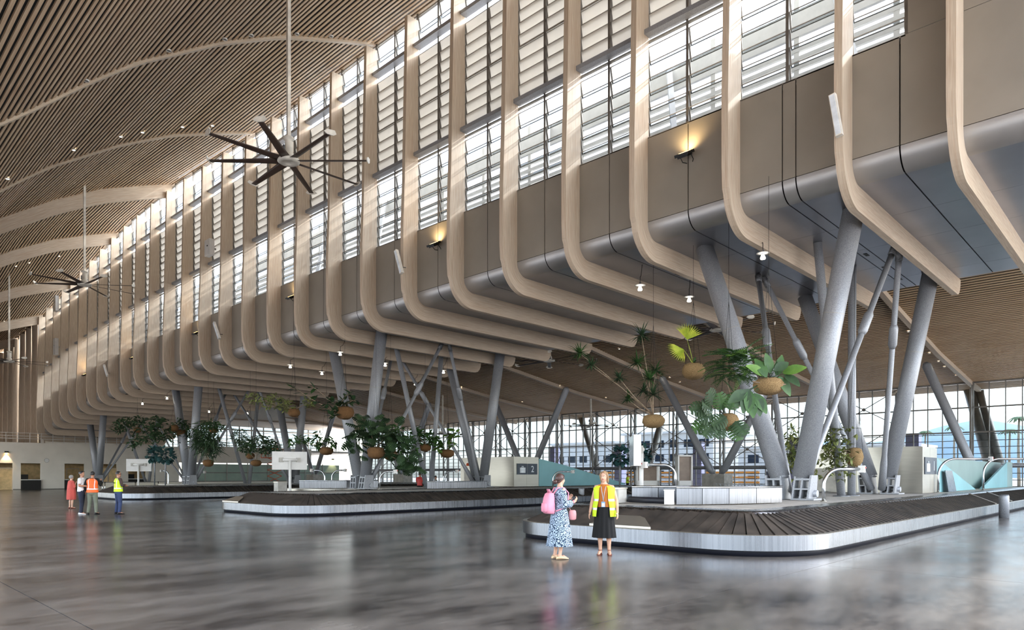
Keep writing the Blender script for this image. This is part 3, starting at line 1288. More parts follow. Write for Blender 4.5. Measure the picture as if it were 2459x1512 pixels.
for i, (x0, x1) in enumerate(((0, 29), (176, 202), (239, 260), (261, 279))):
    d = structure(f'door_{i + 1}', ('beige door at the left edge of the end wall', 'beige door behind the man in white', 'left leaf of the beige double door', 'right leaf of the beige double door')[i], 'door')
    mb = MB()
    zz = 2.35
    yb = EU + (.15 if i != 1 else 2.55)
    mb.box((ev(x0), yb, .02), (ev(x1), yb + .05, zz))
    mb.build('leaf', 'beige_room', d)
    mb = MB()
    for (p, q, r0, r1) in ((ev(x0) - .1, ev(x0), 0, zz), (ev(x1), ev(x1) + .1, 0, zz), (ev(x0) - .1, ev(x1) + .1, zz, zz + .1)):
        mb.box((p, yb - .03, r0), (q, yb + .06, r1))
    mb.build('door_frame', 'timber', d)
# glazed partition below the parapet
gp = structure('window_70', 'greenish glazed partition at the far end below the white parapet', 'window')
for q in range(8):
    x0 = xs[-1] + .5 + q * 2.9
    mb = MB()
    mb.box((x0, EU + .12, 0), (x0 + 2.8, EU + .16, 3.1))
    mb.build('pane', 'green_glass', gp)
    mb = MB()
    mb.box((x0 - .1, EU + .05, 0), (x0, EU + .22, 3.25))
    mb.build('mullion', 'frame_light', gp)
    for zz in (.75, 1.9):
        mb = MB()
        mb.box((x0, EU + .05, zz), (x0 + 2.8, EU + .2, zz + .1))
        mb.build('transom', 'frame_steel', gp)
# balustrade on the deck
t = thing('deck_railing', 'thin white metal railing along the end deck at left', 'railing', (xs[0], EU + .5, DECK))
for q in range(16):
    mb = MB()
    mb.box((q * 1.1, -.02, -.02), (q * 1.1 + .05, .03, 1.1))
    mb.build('baluster', 'white_paint', t)
for zz in (.45, .75, 1.08):
    mb = MB()
    mb.tube([(0, 0, zz), (17, 0, zz)], .03, 6)
    mb.build('rail', 'white_paint', t)
t = thing('deck_railing', 'grey railing above the white parapet at the far end', 'railing', (xs[-1], EU + .5, DECK))
for q in range(26):
    mb = MB()
    mb.box((q * .95, -.02, -.02), (q * .95 + .05, .03, 1.1))
    mb.build('baluster', 'frame_steel', t)
for zz in (.4, .7, 1.08):
    mb = MB()
    mb.tube([(0, 0, zz), (24.5, 0, zz)], .03, 6)
    mb.build('rail', 'frame_steel', t)
# glazed end above the deck
for k in range(9):
    x0 = 26.5 + k * 4.0
    w = structure(f'window_{71 + k}', f'louvred glazed bay high in the far end wall, {ORD[k]} from the left', 'window')
    for m in range(2):
        mb = MB()
        xx = x0 + m * 2
        mb.box((xx - .08, EU + 13.95, DECK), (xx + .08, EU + 14.1, 11.5))
        mb.build('mullion', 'frame_steel', w)
        for r in range(3):
            mb = MB()
            mb.box((xx + .1, EU + 14, DECK + .05 + r * 1.7), (xx + 1.9, EU + 14.02, DECK + 1.65 + r * 1.7))
            mb.build('pane', 'facade_glass', w)
    for zz in [DECK + .9 + .55 * r for r in range(9)]:
        mb = MB()
        mb.box((x0, EU + 14.3, zz), (x0 + 4, EU + 14.34, zz + .05))
        mb.build('shade_bar', 'frame_light', w)
    mb = MB()
    mb.box((x0, EU + 13.9, 8.6), (x0 + 4, EU + 14.15, 8.8))
    mb.build('transom', 'frame_light', w)
mb = MB()
mb.box((V_END + .5, EU + 2, 9.3), (65, EU + 15, 9.5))
tag(mb.build('ceiling.002', 'timber'), 'pale flat ceiling over the far end deck', 'ceiling', kind='structure')

uw = structure('wall_end_upper', 'timber lined wall far behind the end deck at left', 'wall')
for q in range(8):
    mb = MB()
    mb.box((2 + q * 2.4, 118.5, DECK), (4.36 + q * 2.4, 118.7, 21.0))
    mb.build('panel', 'timber', uw)

ew2 = structure('wall_sun_infill', 'dark timber infill added between the far posts to keep the sun out', 'wall')
for q, y in enumerate([94.1, 97.3, 100.5, 103.7, 107.0, 110.2, 113.4]):  # panels added to stop sun pouring onto the end wall
    mb = MB()
    mb.box((V0 + .02, y, DECK), (V0 + .1, y + 2.95, 20.5))
    mb.build('panel', 'timber', ew2)

mb = MB()
mb.box((V0 - .3, EU + 2.35, DECK - .05), (V_END + .3, EU + 2.5, 7.2))
mb.build('closure', 'white_wall', ew)
# ------------------------------------------------------------------ baggage carousels
def rrect(x0, x1, y0, y1, r, step=.3):
    """rounded rectangle sampled by arc length; returns (point, outward normal)"""
    pts = []

    def seg(p, q, n):
        p, q = Vector(p), Vector(q)
        L = (q - p).length
        k = max(1, int(round(L / step)))
        for i in range(k):
            pts.append(((p + (q - p) * (i / k)), Vector(n)))

    def corner(cx, cy, a0):
        k = max(3, int(round(r * math.pi / 2 / step)))
        for i in range(k):
            a = R(a0 + 90 * i / k)
            pts.append((Vector((cx + r * math.cos(a), cy + r * math.sin(a))), Vector((math.cos(a), math.sin(a)))))
    seg((x0, y1 - r), (x0, y0 + r), (-1, 0))
    corner(x0 + r, y0 + r, 180)
    seg((x0 + r, y0), (x1 - r, y0), (0, -1))
    corner(x1 - r, y0 + r, 270)
    seg((x1, y0 + r), (x1, y1 - r), (1, 0))
    corner(x1 - r, y1 - r, 0)
    seg((x1 - r, y1), (x0 + r, y1), (0, 1))
    corner(x0 + r, y1 - r, 90)
    return pts


def sweep(mb, path, prof, mi=0, smooth=True):
    """closed sweep of an open profile [(inset, z)...]"""
    n = len(path)
    m = len(prof)
    vs = []
    for p, nr in path:
        for (o, z) in prof:
            q = p - nr * o
            vs.append((q.x, q.y, z))
    fs = []
    for i in range(n):
        j = (i + 1) % n
        for k in range(m - 1):
            fs.append((i * m + k, j * m + k, j * m + k + 1, i * m + k + 1))
    mb.add(vs, fs, mi, smooth)


def carousel(x0, x1, y0, y1, label, n_plates, r=1.9):
    t = thing('baggage_carousel', label, 'carousel', (0, 0, 0), 0, 'baggage carousels')
    path = rrect(x0, x1, y0, y1, r, .3)
    fine = rrect(x0, x1, y0, y1, r, .12)
    mb = MB()
    sweep(mb, fine, [(.16, .0), (.08, .0), (.08, .13)], smooth=True)
    mb.build('kick_plate', 'kick_black', t)
    # skirt in sheets: vertical steel band
    mb = MB()
    sweep(mb, fine, [(0, .12), (0, .43)])
    mb.build('skirt', 'stainless', t)
    mb = MB()
    sweep(mb, fine, [(.0, .43), (.012, .44), (.10, .44), (.12, .43)], smooth=False)
    sweep(mb, fine, [(.08, .12), (0, .12)], smooth=False)
    mb.build('skirt_edge', 'stainless_flat', t)
    mb = MB()
    sweep(mb, path, [(.11, .40), (1.12, .79)], smooth=False)
    mb.build('belt_bed', 'joint_black', t)
    # overlapping belt plates
    n = len(path)
    rest = MB()
    cnt = 0
    order = sorted(range(n), key=lambda i: path[i][0].length)
    near = set(order[:n_plates])
    for i in range(n):
        p, a = path[i]
        q, b = path[(i + 1) % n]
        p0, p1 = p - a * .12, p - a * 1.1
        q0, q1 = q - b * .12, q - b * 1.1
        g = .09
        e0, e1 = p0.lerp(q0, g), p1.lerp(q1, g)
        f0, f1 = p0.lerp(q0, 1.0), p1.lerp(q1, 1.0)
        za, zb = .425, .815
        lift = .022
        vs = [(e0.x, e0.y, za + lift), (f0.x, f0.y, za), (f1.x, f1.y, zb), (e1.x, e1.y, zb + lift),
              (e0.x, e0.y, za - .03), (f0.x, f0.y, za - .03), (f1.x, f1.y, zb - .03), (e1.x, e1.y, zb - .03)]
        fs = [(0, 1, 2, 3), (7, 6, 5, 4), (0, 4, 5, 1), (1, 5, 6, 2), (2, 6, 7, 3), (3, 7, 4, 0)]
        if i in near:
            mb = MB()
            mb.add(vs, fs)
            mb.build('belt_plate', 'belt_rubber', t)
        else:
            rest.add(vs, fs)
    if rest.v:
        tag(rest.build('belt_plates', 'belt_rubber', t), kind='stuff')
    mb = MB()
    sweep(mb, fine, [(1.08, .80), (1.10, .85), (1.14, .865), (1.62, .88), (1.64, .82)])
    mb.build('inner_rim', 'stainless', t)
    mb = MB()
    g = 1.6
    poly = [(p - nr * g) for p, nr in path]
    k = len(poly)
    o = [(q.x, q.y, .85) for q in poly]
    mb.add(o, [tuple(range(k))])
    mb.build('deck', 'concrete', t)
    return t


car1 = carousel(13.05, 59.5, 5.15, 13.2, 'baggage carousel nearest the viewer, with dark sloping belt', 300)
car2 = carousel(13.25, 47.0, 24.35, 32.2, 'second baggage carousel, at centre left with a brushed steel skirt', 250)
car3 = carousel(14.6, 47.0, 48.5, 56.4, 'third baggage carousel, far behind the group of four people', 0)


def corner_plate(t, y_a, y_b, x):
    mb = MB()
    sl = .39 / .98
    pts = [(.10, y_a), (.10, y_b), (.52, y_b + .42), (.60, y_b + .6), (.60, y_a - .35), (.52, y_a - .3)]

    def P(o, y, h):
        return (x + o, y, .445 + (o - .1) * sl + h)
    n = len(pts)
    vs = [P(o, y, .0) for o, y in pts] + [P(o, y, .05) for o, y in pts]
    mb.add(vs, [tuple(range(n))[::-1], tuple(range(n, 2 * n))] + [(i, (i + 1) % n, n + (i + 1) % n, n + i) for i in range(n)])
    mb.build('cover_plate', 'stainless_flat', t)


corner_plate(car1, 10.05, 8.35, 13.05)
corner_plate(car2, 30.9, 29.3, 13.25)

# bright end bars across the belt of the near and second carousel
for t, x, y in ((car1, 34.5, 5.15), (car1, 38.4, 5.15), (car2, 33.5, 24.35), (car2, 36.5, 24.35)):
    mb = MB()
    mb.beam((x, y + .12, .46), (x + .25, y + 1.1, .85), .14, .03)
    mb.build('belt_bar', 'stainless_flat', t)

# raised platforms behind the second and third carousels
for i, (y0, y1, x0) in enumerate(((32.6, 37.8, 20.2), (56.8, 62.5, 21.5), (78, 84, 21.5))):
    t = thing('conveyor_platform', ('steel fronted conveyor platform behind the second carousel', 'steel fronted conveyor platform behind the third carousel', 'steel fronted conveyor platform before the end wall')[i], 'platform', (0, 0, 0))
    mb = MB()
    mb.box((x0, y0, 0), (46, y1, .84))
    mb.build('body', 'stainless_flat', t)
    mb = MB()
    mb.box((x0 - .04, y0 - .04, .84), (46.04, y1 + .04, .88))
    mb.build('top', 'concrete', t)

# ------------------------------------------------------------------ conveyor side walls on the decks


def curved_wall(pts, z0, z1, th, name, label, cat, mat='stainless', panels=None):
    t = thing(name, label, cat, (pts[0][0], pts[0][1], z0))
    o = Vector((pts[0][0], pts[0][1]))
    P = [Vector(p) - o for p in pts]
    for i in range(len(P) - 1):
        a, b = P[i], P[i + 1]
        d = (b - a).normalized()
        n = Vector((-d.y, d.x)) * th
        a2, b2 = a + d * .008, b - d * .008
        mb = MB()
        vs = [(a2.x, a2.y, 0), (b2.x, b2.y, 0), (b2.x + n.x, b2.y + n.y, 0), (a2.x + n.x, a2.y + n.y, 0)]
        vs += [(v[0], v[1], z1 - z0) for v in vs]
        mb.add(vs, [(0, 3, 2, 1), (4, 5, 6, 7), (0, 1, 5, 4), (1, 2, 6, 5), (2, 3, 7, 6), (3, 0, 4, 7)])
        mb.build('wall_sheet', mat, t)
    mb = MB()
    mb.tube([(p.x, p.y, z1 - z0 + .02) for p in P], .03, 8)
    mb.build('top_rail', 'rail_steel', t)
    return t


curved_wall([(16.2, 10.9), (16.7, 10.35), (17.3, 9.95), (17.9, 9.7)], .88, 1.3, .08, 'conveyor_wall', 'steel conveyor side wall behind the black roller on the near carousel', 'conveyor wall')
curved_wall([(15.95, 9.35), (16.5, 8.9), (17.2, 8.5), (18.1, 8.15), (19.2, 7.9)], .88, 1.3, .08, 'conveyor_wall', 'curved brushed steel conveyor wall in front of the near V column', 'conveyor wall')
t = thing('conveyor_end_block', 'pale square end block of the conveyor wall beside the woman in the vest', 'conveyor block', (15.7, 11.0, .88))
mb = MB()
mb.box((0, 0, 0), (.4, .42, .38))
mb.build('body', 'concrete', t)
mb = MB()
mb.box((-.02, -.02, .38), (.42, .44, .42))
mb.build('cap', 'stainless_flat', t)
t = thing('conveyor_end_block', 'small white end block between roller and curved conveyor wall', 'conveyor block', (15.72, 9.45, .88))
mb = MB()
mb.box((0, -.08, 0), (.16, .12, .36))
mb.build('body', 'white_paint', t)
mb = MB()
mb.box((-.01, -.09, .36), (.17, .13, .39))
mb.build('cap', 'stainless_flat', t)
t = thing('belt_roller', 'black rubber belt roller between the two conveyor walls', 'roller', (15.85, 9.6, .97))
mb = MB()
mb.tube([(0, 0, 0), (.25, 1.3, 0)], .085, 16)
mb.build('drum', 'kick_black', t)
mb = MB()
mb.tube([(-.01, -.06, 0), (.26, 1.36, 0)], .03, 10)
mb.build('axle', 'chrome', t)
# the same on the second island
curved_wall([(20.3, 36.6), (22.6, 35.2), (24.4, 34.6)], .88, 1.3, .08, 'conveyor_wall', 'pale steel conveyor wall left of the second V column', 'conveyor wall')
curved_wall([(24.6, 30.2), (26.2, 30.0), (29.0, 29.9)], .88, 1.25, .08, 'conveyor_wall', 'low steel conveyor wall right of the second V column', 'conveyor wall')
t = thing('conveyor_end_block', 'pale square end block on the second island at left', 'conveyor block', (19.2, 37.0, .88))
mb = MB()
mb.box((0, 0, -.88), (.55, .5, .34))
mb.build('body', 'concrete', t)
mb = MB()
mb.box((-.02, -.02, .34), (.57, .52, .38))
mb.build('cap', 'stainless_flat', t)

# ------------------------------------------------------------------ steel control boxes with belt numbers, teal flank panels


def extrude_text(txt, size, name, mat, parent, loc, rot):
    cu = bpy.data.curves.new(name, 'FONT')
    cu.body = txt
    cu.size = size
    cu.extrude = .004
    cu.align_x = 'CENTER'
    cu.align_y = 'CENTER'
    ob = bpy.data.objects.new(name, cu)
    COL.objects.link(ob)
    dg = bpy.context.evaluated_depsgraph_get()
    me = bpy.data.meshes.new_from_object(ob.evaluated_get(dg))
    bpy.data.objects.remove(ob)
    me.materials.clear()
    me.materials.append(MATS[mat])
    return link(name, me, parent, loc, rot)


def belt_box(y, num, label, lab2, open_sage):
    t = thing('control_box', label, 'steel box', (33.4, y, .86))
    for k, (a, b) in enumerate(((0, 2.6), (2.6, 5.3))):
        mb = MB()
        mb.box((0, a + .006, 0), (.06, b - .006, 2.0))
        mb.build('front_sheet', 'stainless_flat', t)
    for k, (a, b) in enumerate(((0, 1.25), (1.25, 2.5))):
        mb = MB()
        mb.box((a + .004, -.05, 0), (b - .004, .01, 2.0))
        mb.build('side_sheet', 'stainless_flat', t)
    mb = MB()
    mb.box((.06, .01, 0), (2.5, 5.3, 2.02))
    mb.build('body', 'stainless_flat', t)
    mb = MB()
    mb.box((-.02, 3.1, 0), (.0, 4.9, 1.1))
    for q in range(12):
        mb.box((-.04, 3.15, .06 + q * .085), (-.02, 4.85, .11 + q * .085))
    mb.build('grille', 'frame_light', t)
    mb = MB()
    mb.box((.28, -.085, .82), (2.32, -.05, 1.56))
    plate = mb.build('sign_plate', 'sign_navy', t)
    tag(plate, f'navy sign plate with a white suitcase and the number {num}')
    mb = MB()
    X, Zc = .82, 1.15
    mb.box((X - .27, -.095, Zc - .22), (X - .19, -.085, Zc + .14))
    mb.box((X - .17, -.095, Zc - .22), (X + .17, -.085, Zc + .14))
    mb.box((X + .19, -.095, Zc - .22), (X + .27, -.085, Zc + .14))
    mb.box((X - .1, -.095, Zc + .14), (X - .06, -.085, Zc + .24))
    mb.box((X + .06, -.095, Zc + .14), (X + .1, -.085, Zc + .24))
    mb.box((X - .1, -.095, Zc + .2), (X + .1, -.085, Zc + .24))
    mb.build('suitcase_symbol', 'sign_white', plate)
    extrude_text(num, .62, 'number', 'sign_white', plate, (1.82, -.09, 1.17), (R(90), 0, 0))
    mb = MB()
    mb.box((1.295, -.088, .82), (1.305, -.084, 1.56))
    mb.build('plate_seam', 'frame_light', plate)
    # flank
    u = thing('flank_panel', lab2, 'panel', (35.95, y, .86))
    if not open_sage:
        mb = MB()
        mb.prism([(0, 0), (10.5, 0), (10.5, .1), (2.5, 1.55), (0, 1.92)], lambda a, b, tt: (a, tt, b), -.04, .06)
        mb.build('sheet', 'teal_panel', u)
    else:
        mb = MB()
        mb.prism([(0, 0), (8.6, 0), (0, 1.55)], lambda a, b, tt: (a, tt, b), -.04, .06)
        mb.build('sheet', 'teal_panel', u)
        mb = MB()
        mb.prism([(10.0, 0), (18.5, 0), (18.5, 1.62)], lambda a, b, tt: (a, tt, b), -.04, .06)
        mb.build('sheet', 'teal_panel', u)
        mb = MB()
        mb.box((0, .6, 0), (20.5, .7, 1.62))
        mb.build('back_sheet', 'sage_panel', u)
        mb = MB()
        mb.box((18.5, -.04, 0), (20.5, .06, 1.62))
        mb.build('end_sheet', 'sage_panel', u)
        mb = MB()
        mb.prism([(1.0, 0), (2.6, 0), (2.2, 1.0), (.8, 1.0)], lambda a, b, tt: (a, tt + b * .1, b), -.3, -.27)
        mb.build('leaning_sheet', 'stainless', u)
    return t


belt_box(7.75, '1', 'brushed steel control box with number one sign at right', 'teal flank panels with a sage trapezoid opening at right', True)
belt_box(31.9, '2', 'brushed steel control box with number two sign at centre', 'teal flank panel sloping down beside the number two sign', False)
mb = MB()
mb.lathe([(.12, 0), (.12, .12), (.06, .2)], n=12)
tag(mb.build('beacon', 'orange_paint', None, (33.3, 36.3, 2.3)), 'small orange warning beacon on the number two box', 'beacon')

# trolley sign beyond
t = thing('trolley_sign', 'small navy sign with a white baggage trolley beside the sloping teal panel', 'sign', px_v(1312, 1108, 46.0)[:2] + (1.7,))
mb = MB()
mb.box((-.05, -.45, .1), (.05, .45, 1.1))
mb.build('plate', 'sign_navy', t)
mb = MB()
mb.box((-.04, -.68, .1), (.06, -.45, 1.1))
mb.build('edge', 'teal_panel', t)
mb = MB()
for (a, b, c, d) in ((.2, .28, .3, .9), (-.22, .22, .3, .36), (-.18, .12, .42, .78), (-.15, -.08, .18, .3), (.08, .15, .18, .3)):
    mb.box((-.065, a, c), (-.05, b, d))
mb.build('trolley_symbol', 'sign_white', t)
mb = MB()
mb.tube([(0, 0, -1.7), (0, 0, .1)], .05, 8)
mb.build('post', 'frame_steel', t)

# ------------------------------------------------------------------ curved sensor arms
def arm(x, y, z, dirv, L, H, label):
    t = thing('sensor_arm', label, 'arm', (x, y, z))
    d = Vector(dirv).normalized()
    pts = [Vector((0, 0, 0)), Vector((0, 0, H * .45))]
    r = min(H * .5, L * .6)
    for k in range(1, 9):
        a = R(90 * k / 8)
        pts.append(Vector((d.x * r * (1 - math.cos(a)), d.y * r * (1 - math.cos(a)), H - r + r * math.sin(a))))
    pts.append(Vector((d.x * L, d.y * L, H)))
    mb = MB()
    mb.tube(pts, .05, 12)
    mb.build('tube', 'rail_steel', t)
    mb = MB()
    mb.cbox((d.x * (L + .06), d.y * (L + .06), H), (.16, .16, .2))
    mb.build('sensor_head', 'white_paint', t)
    mb = MB()
    mb.lathe([(.09, 0), (.09, .02), (.05, .03)], n=12)
    mb.build('base_flange', 'stainless_flat', t)
    mb = MB()
    mb.cbox((d.x * (L + .16), d.y * (L + .16), H + .04), (.05, .05, .04))
    mb.build('button', 'red_paint', t)


RV = (CA, -SA)
arm(*px_z(1978, 1204, .87), RV, 1.05, .95, 'curved steel sensor arm before the slim props on the near deck')
arm(*px_z(2253, 1181.5, .87), RV, 2.3, 1.5, 'curved steel sensor arm before the leaning sheet at right')
arm(*px_z(2361, 1176.5, .87), RV, 2.4, 1.6, 'curved steel sensor arm farthest right')
arm(*px_d(1622, 1173, 22.5), (-CA, SA), .95, .78, 'curved steel sensor arm left of the near V column, bending left')
arm(*px_d(912, 1172, 36)[:2], .88, RV, .75, .95, 'curved steel sensor arm right of the second V column')
arm(*px_d(1328, 1165, 44)[:2], .85, RV, 1.2, 1.0, 'curved steel sensor arm before the sloping teal panel')
arm(*px_d(1065, 1158, 44)[:2], .88, RV, .8, 1.0, 'curved steel sensor arm left of the number two box')
arm(*px_d(780, 1156, 45)[:2], 0, (-CA, SA), .8, 1.95, 'curved steel sensor arm behind the second signboard, bending left')
arm(*px_d(797, 1156, 45)[:2], 0, RV, .8, 1.95, 'curved steel sensor arm behind the second signboard, bending right')
arm(*px_d(404, 1158, 60)[:2], 0, (-CA, SA), .55, 2.0, 'curved steel sensor arm left of the third V column')
arm(*px_d(470, 1160, 58)[:2], .88, RV, .7, 1.0, 'curved steel sensor arm right of the third V column')

# ------------------------------------------------------------------ bollards
for i, (x, y, s) in enumerate(((2411, 1243, 1.0), (1396, 1208, 1.0), (1372, 1209, .8))):
    p = px_z(x, y, 0)
    if i == 2:
        continue
    t = thing('bollard', ('grey steel bollard beside the near carousel at right', 'grey steel bollard beside the second carousel, left of the women')[i], 'bollard', (p[0], p[1], 0))
    mb = MB()
    mb.lathe([(.17, 0), (.17, .82), (.16, .86)], n=20)
    mb.build('post', 'galvanised', t)
    mb = MB()
    mb.lathe([(.165, .86), (.15, .89), (.03, .9)], n=20)
    mb.build('cap', 'galvanised_dark', t)

# ------------------------------------------------------------------ signboards on posts (seen from behind)
def signboard(c, ang, label, zb=.0):
    t = thing('signboard', label, 'signboard', (c[0], c[1], .86), ang)
    mb = MB()
    mb.box((-.92, -.12, 1.08), (.92, .12, 2.08))
    mb.build('case', 'white_paint', t)
    mb = MB()
    mb.box((-.9, .12, 1.1), (.9, .13, 2.06))
    mb.build('screen', 'dark_glass', t)
    mb = MB()
    mb.tube([(0, -.2, zb - .86), (0, -.2, 1.62)], .075, 14)
    mb.build('post', 'white_paint', t)
    mb = MB()
    mb.tube([(-.38, -.2, 1.62), (.38, -.2, 1.62)], .08, 12)
    mb.build('cross_tube', 'white_paint', t)
    for s in (-.45, .45):
        mb = MB()
        mb.cbox((s, -.17, 1.62), (.22, .1, .24))
        mb.build('clamp', 'frame_light', t)
    mb = MB()
    mb.lathe([(.17, 0), (.17, .03), (.08, .05)], (0, -.2, zb - .86), n=14)
    mb.build('foot', 'white_paint', t)


signboard((19.0, 35.3), R(-22), 'white signboard on a post behind the second carousel')
signboard((19.4, 60.6), R(-32), 'white signboard on a post behind the four people at left')
signboard((19.3, 13.05 - .2), R(38), 'white signboard seen edge-on behind the woman in the vest', .85)

# ------------------------------------------------------------------ advertising totems and luggage trolleys by the far wall
for i, (x, w, ang, d) in enumerate(((1556, 1.35, -30, 42), (1642, 1.0, 8, 42))):
    p = px_d(x, 1160, d)
    t = thing('totem', ('wide white framed totem with brown panel left of the curved arm', 'narrow white framed totem with brown panel before the glass wall')[i], 'totem', (p[0], p[1], 0), R(ang - 40))
    h = 1.65 + (1139.8 - (1115 if i == 0 else 1092)) * d / 1652
    mb = MB()
    for a in (-w / 2, w / 2 - .1):
        mb.box((a, -.2, 0), (a + .1, .2, h))
    mb.box((-w / 2, -.2, h - .1), (w / 2, .2, h))
    mb.box((-w / 2, -.2, 0), (w / 2, .2, 1.3))
    mb.build('frame', 'white_paint', t)
    mb = MB()
    mb.box((-w / 2 + .1, -.1, 1.3), (w / 2 - .1, .1, h - .1))
    mb.build('panel', 'brown_board', t)
for i in range(14):
    p = px_d(1722 + i * 8.6, 1160, 46)
    t = thing('luggage_trolley', f'chrome luggage trolley in the nested row before the far wall, {ORD[i]} from the left', 'trolley', (p[0], p[1], 0), R(-40), 'nested luggage trolleys')
    mb = MB()
    mb.tube([(-.28, 0, .2), (-.28, .05, 1.05), (.28, .05, 1.05), (.28, 0, .2)], .022, 6)
    mb.build('handle_frame', 'rail_steel', t)
    mb = MB()
    mb.tube([(-.26, 0, .22), (-.2, -.75, .18), (.2, -.75, .18), (.26, 0, .22)], .02, 6)
    mb.build('tray', 'rail_steel', t)
    mb = MB()
    mb.tube([(-.24, .03, .85), (-.24, -.2, .75), (.24, -.2, .75), (.24, .03, .85)], .015, 6)
    mb.build('basket', 'rail_steel', t)
    for (a, b) in ((-.26, .02), (.26, .02), (0, -.7)):
        mb = MB()
        mb.tube([(a - .02, b, .09), (a + .02, b, .09)], .09, 10)
        mb.build('wheel', 'black_metal', t)
# ------------------------------------------------------------------ ceiling fans
plain('fan_blade', (74, 58, 50), 0.5)
plain('fan_white', (226, 220, 208), 0.4)


def fan(x, y, z, ztop, label, rad=3.05, a0=-46.2):
    t = thing('ceiling_fan', label, 'fan', (x, y, z), 0, 'large ceiling fans')
    mb = MB()
    mb.beam((0, 0, .95), (0, 0, ztop - z), .13, .13)
    mb.build('drop_rod', 'fan_white', t)
    mb = MB()
    mb.lathe([(.16, .95), (.2, .93), (.2, .85), (.12, .82), (.14, .7), (.15, .35), (.2, .3), (.22, .16), (.1, .12)], n=16)
    mb.cbox((.13, .06, .62), (.14, .16, .4))
    mb.build('motor', 'fan_white', t)
    mb = MB()
    mb.cbox((-.12, .08, .5), (.12, .14, .24))
    mb.build('control_unit', 'galvanised_dark', t)
    mb = MB()
    mb.lathe([(.12, .12), (.40, .1), (.42, .04), (.42, -.01), (.36, -.05), (.17, -.05), (.16, -.02), (.02, -.02)], n=24)
    mb.build('hub', 'fan_white', t)
    bl = MB()
    prof = []
    for k in range(9):
        s = .38 + (rad - .38) * k / 8
        w = .10 + .07 * (1 - k / 8)
        ti = R(14 - 8 * k / 8)
        ring = []
        for (p, q) in ((-1, 0), (-.5, .022), (.4, .026), (1, 0), (.4, -.004), (-.5, -.004)):
            ring.append((s, p * w * math.cos(ti) - q * math.sin(ti), p * w * math.sin(ti) + q))
        prof.append(ring)
    bl.rings(prof, 0, True, True)
    bd = bl.mesh('blade', 'fan_blade')
    tp = MB()
    tp.prism([(-.24, 0), (-.1, -.06), (.14, -.05), (.26, .03), (.18, .14), (-.12, .1)], lambda a, b, q: (rad + q + b * .2, a, b), 0, .03)
    td = tp.mesh('winglet', 'fan_white')
    for k in range(8):
        b = link('blade', bd, t, (0, 0, .03), (0, 0, R(a0 + k * 45)))
        link('winglet', td, b)
    return t


def ceil_hit(x, y, low=False):
    d = 4.0
    while d < 120:
        v, u, z = px_d(x, y, d)
        if low:
            if v > 33 and z >= low_z(v):
                return v, u, z
        elif z >= ceil_z(v) + ceil_dy(u) and v > -3:
            return v, u, z
        d += .04
    return None


p = px_d(693, 388, 26.6)
fan(*p, ceil_z(p[0]) + .2, 'big dark bladed ceiling fan at upper left, before the timber ribs')
p = px_d(203, 684, 45.8)
fan(*p, ceil_z(p[0]) + .9, 'big ceiling fan at far left, second in the row', a0=-40)
p = px_d(22, 868, 62.3)
fan(*p, ceil_z(p[0]) + .3, 'small looking ceiling fan at the left edge, farthest in the row', a0=-35)
p = px_d(1318, 866, 46.8)
fan(*p, low_z(p[0]) + .1, 'ceiling fan hanging below the gallery ribs at centre', rad=3.2, a0=-50)
p = px_d(1722, 792, 38.3)
fan(*p, low_z(p[0]) + .1, 'ceiling fan half hidden behind the near V column', rad=3.0, a0=-30)
p = px_d(690, 962, 71.0)
fan(*p, low_z(p[0]) + .1, 'distant ceiling fan above the second hanging gardens', rad=3.0, a0=-30)
p = px_d(1419, 1022, 68)
fan(p[0], p[1], p[2], low_z(p[0]) + .1, 'distant ceiling fan before the far glass wall, right of centre', rad=2.6)
p = px_d(1063, 1042, 74)
fan(p[0], p[1], p[2], low_z(p[0]) + .1, 'distant ceiling fan before the far glass wall, left of centre', rad=2.6)

# ------------------------------------------------------------------ flood lights on the gallery face
FL = [(1645, 372), (1043, 588), (700, 714), (472, 800), (320, 859), (204, 900)]
for i, (x, y) in enumerate(FL):
    v, u, z = px_v(x, y, V0 - .3)
    t = thing('flood_light', f'black wall flood light throwing warm light up the grey panels, {ORD[i]} from the right', 'flood light', (V0, u, z), 0, 'gallery flood lights')
    rot = Matrix.Rotation(R(-28), 3, 'Y')
    mb = MB()
    mb.cbox((-.34, 0, .03), (.46, .48, .09), 0, rot)
    mb.cbox((-.32, 0, -.03), (.34, .36, .07), 0, rot)
    mb.build('housing', 'black_metal', t)
    mb = MB()
    mb.cbox((-.33, 0, .082), (.28, .28, .012), 0, rot)
    mb.build('lens', 'lamp_warm', t)
    mb = MB()
    mb.tube([(-.3, -.19, .02), (-.12, -.19, -.12), (0, -.1, -.14)], .014, 6)
    mb.tube([(-.3, .19, .02), (-.12, .19, -.12), (0, .1, -.14)], .014, 6)
    mb.build('bracket', 'black_metal', t)
    ld = bpy.data.lights.new('flood', 'SPOT')
    ld.energy = 120
    ld.color = (1.0, .72, .36)
    ld.spot_size = R(130)
    ld.spot_blend = 1.0
    ld.shadow_soft_size = .08
    lo = link('flood_lamp', ld, t, (-.30, 0, .14))
    lo.rotation_euler = Vector((-.32, 0, -1)).to_track_quat('Z', 'Y').to_euler()

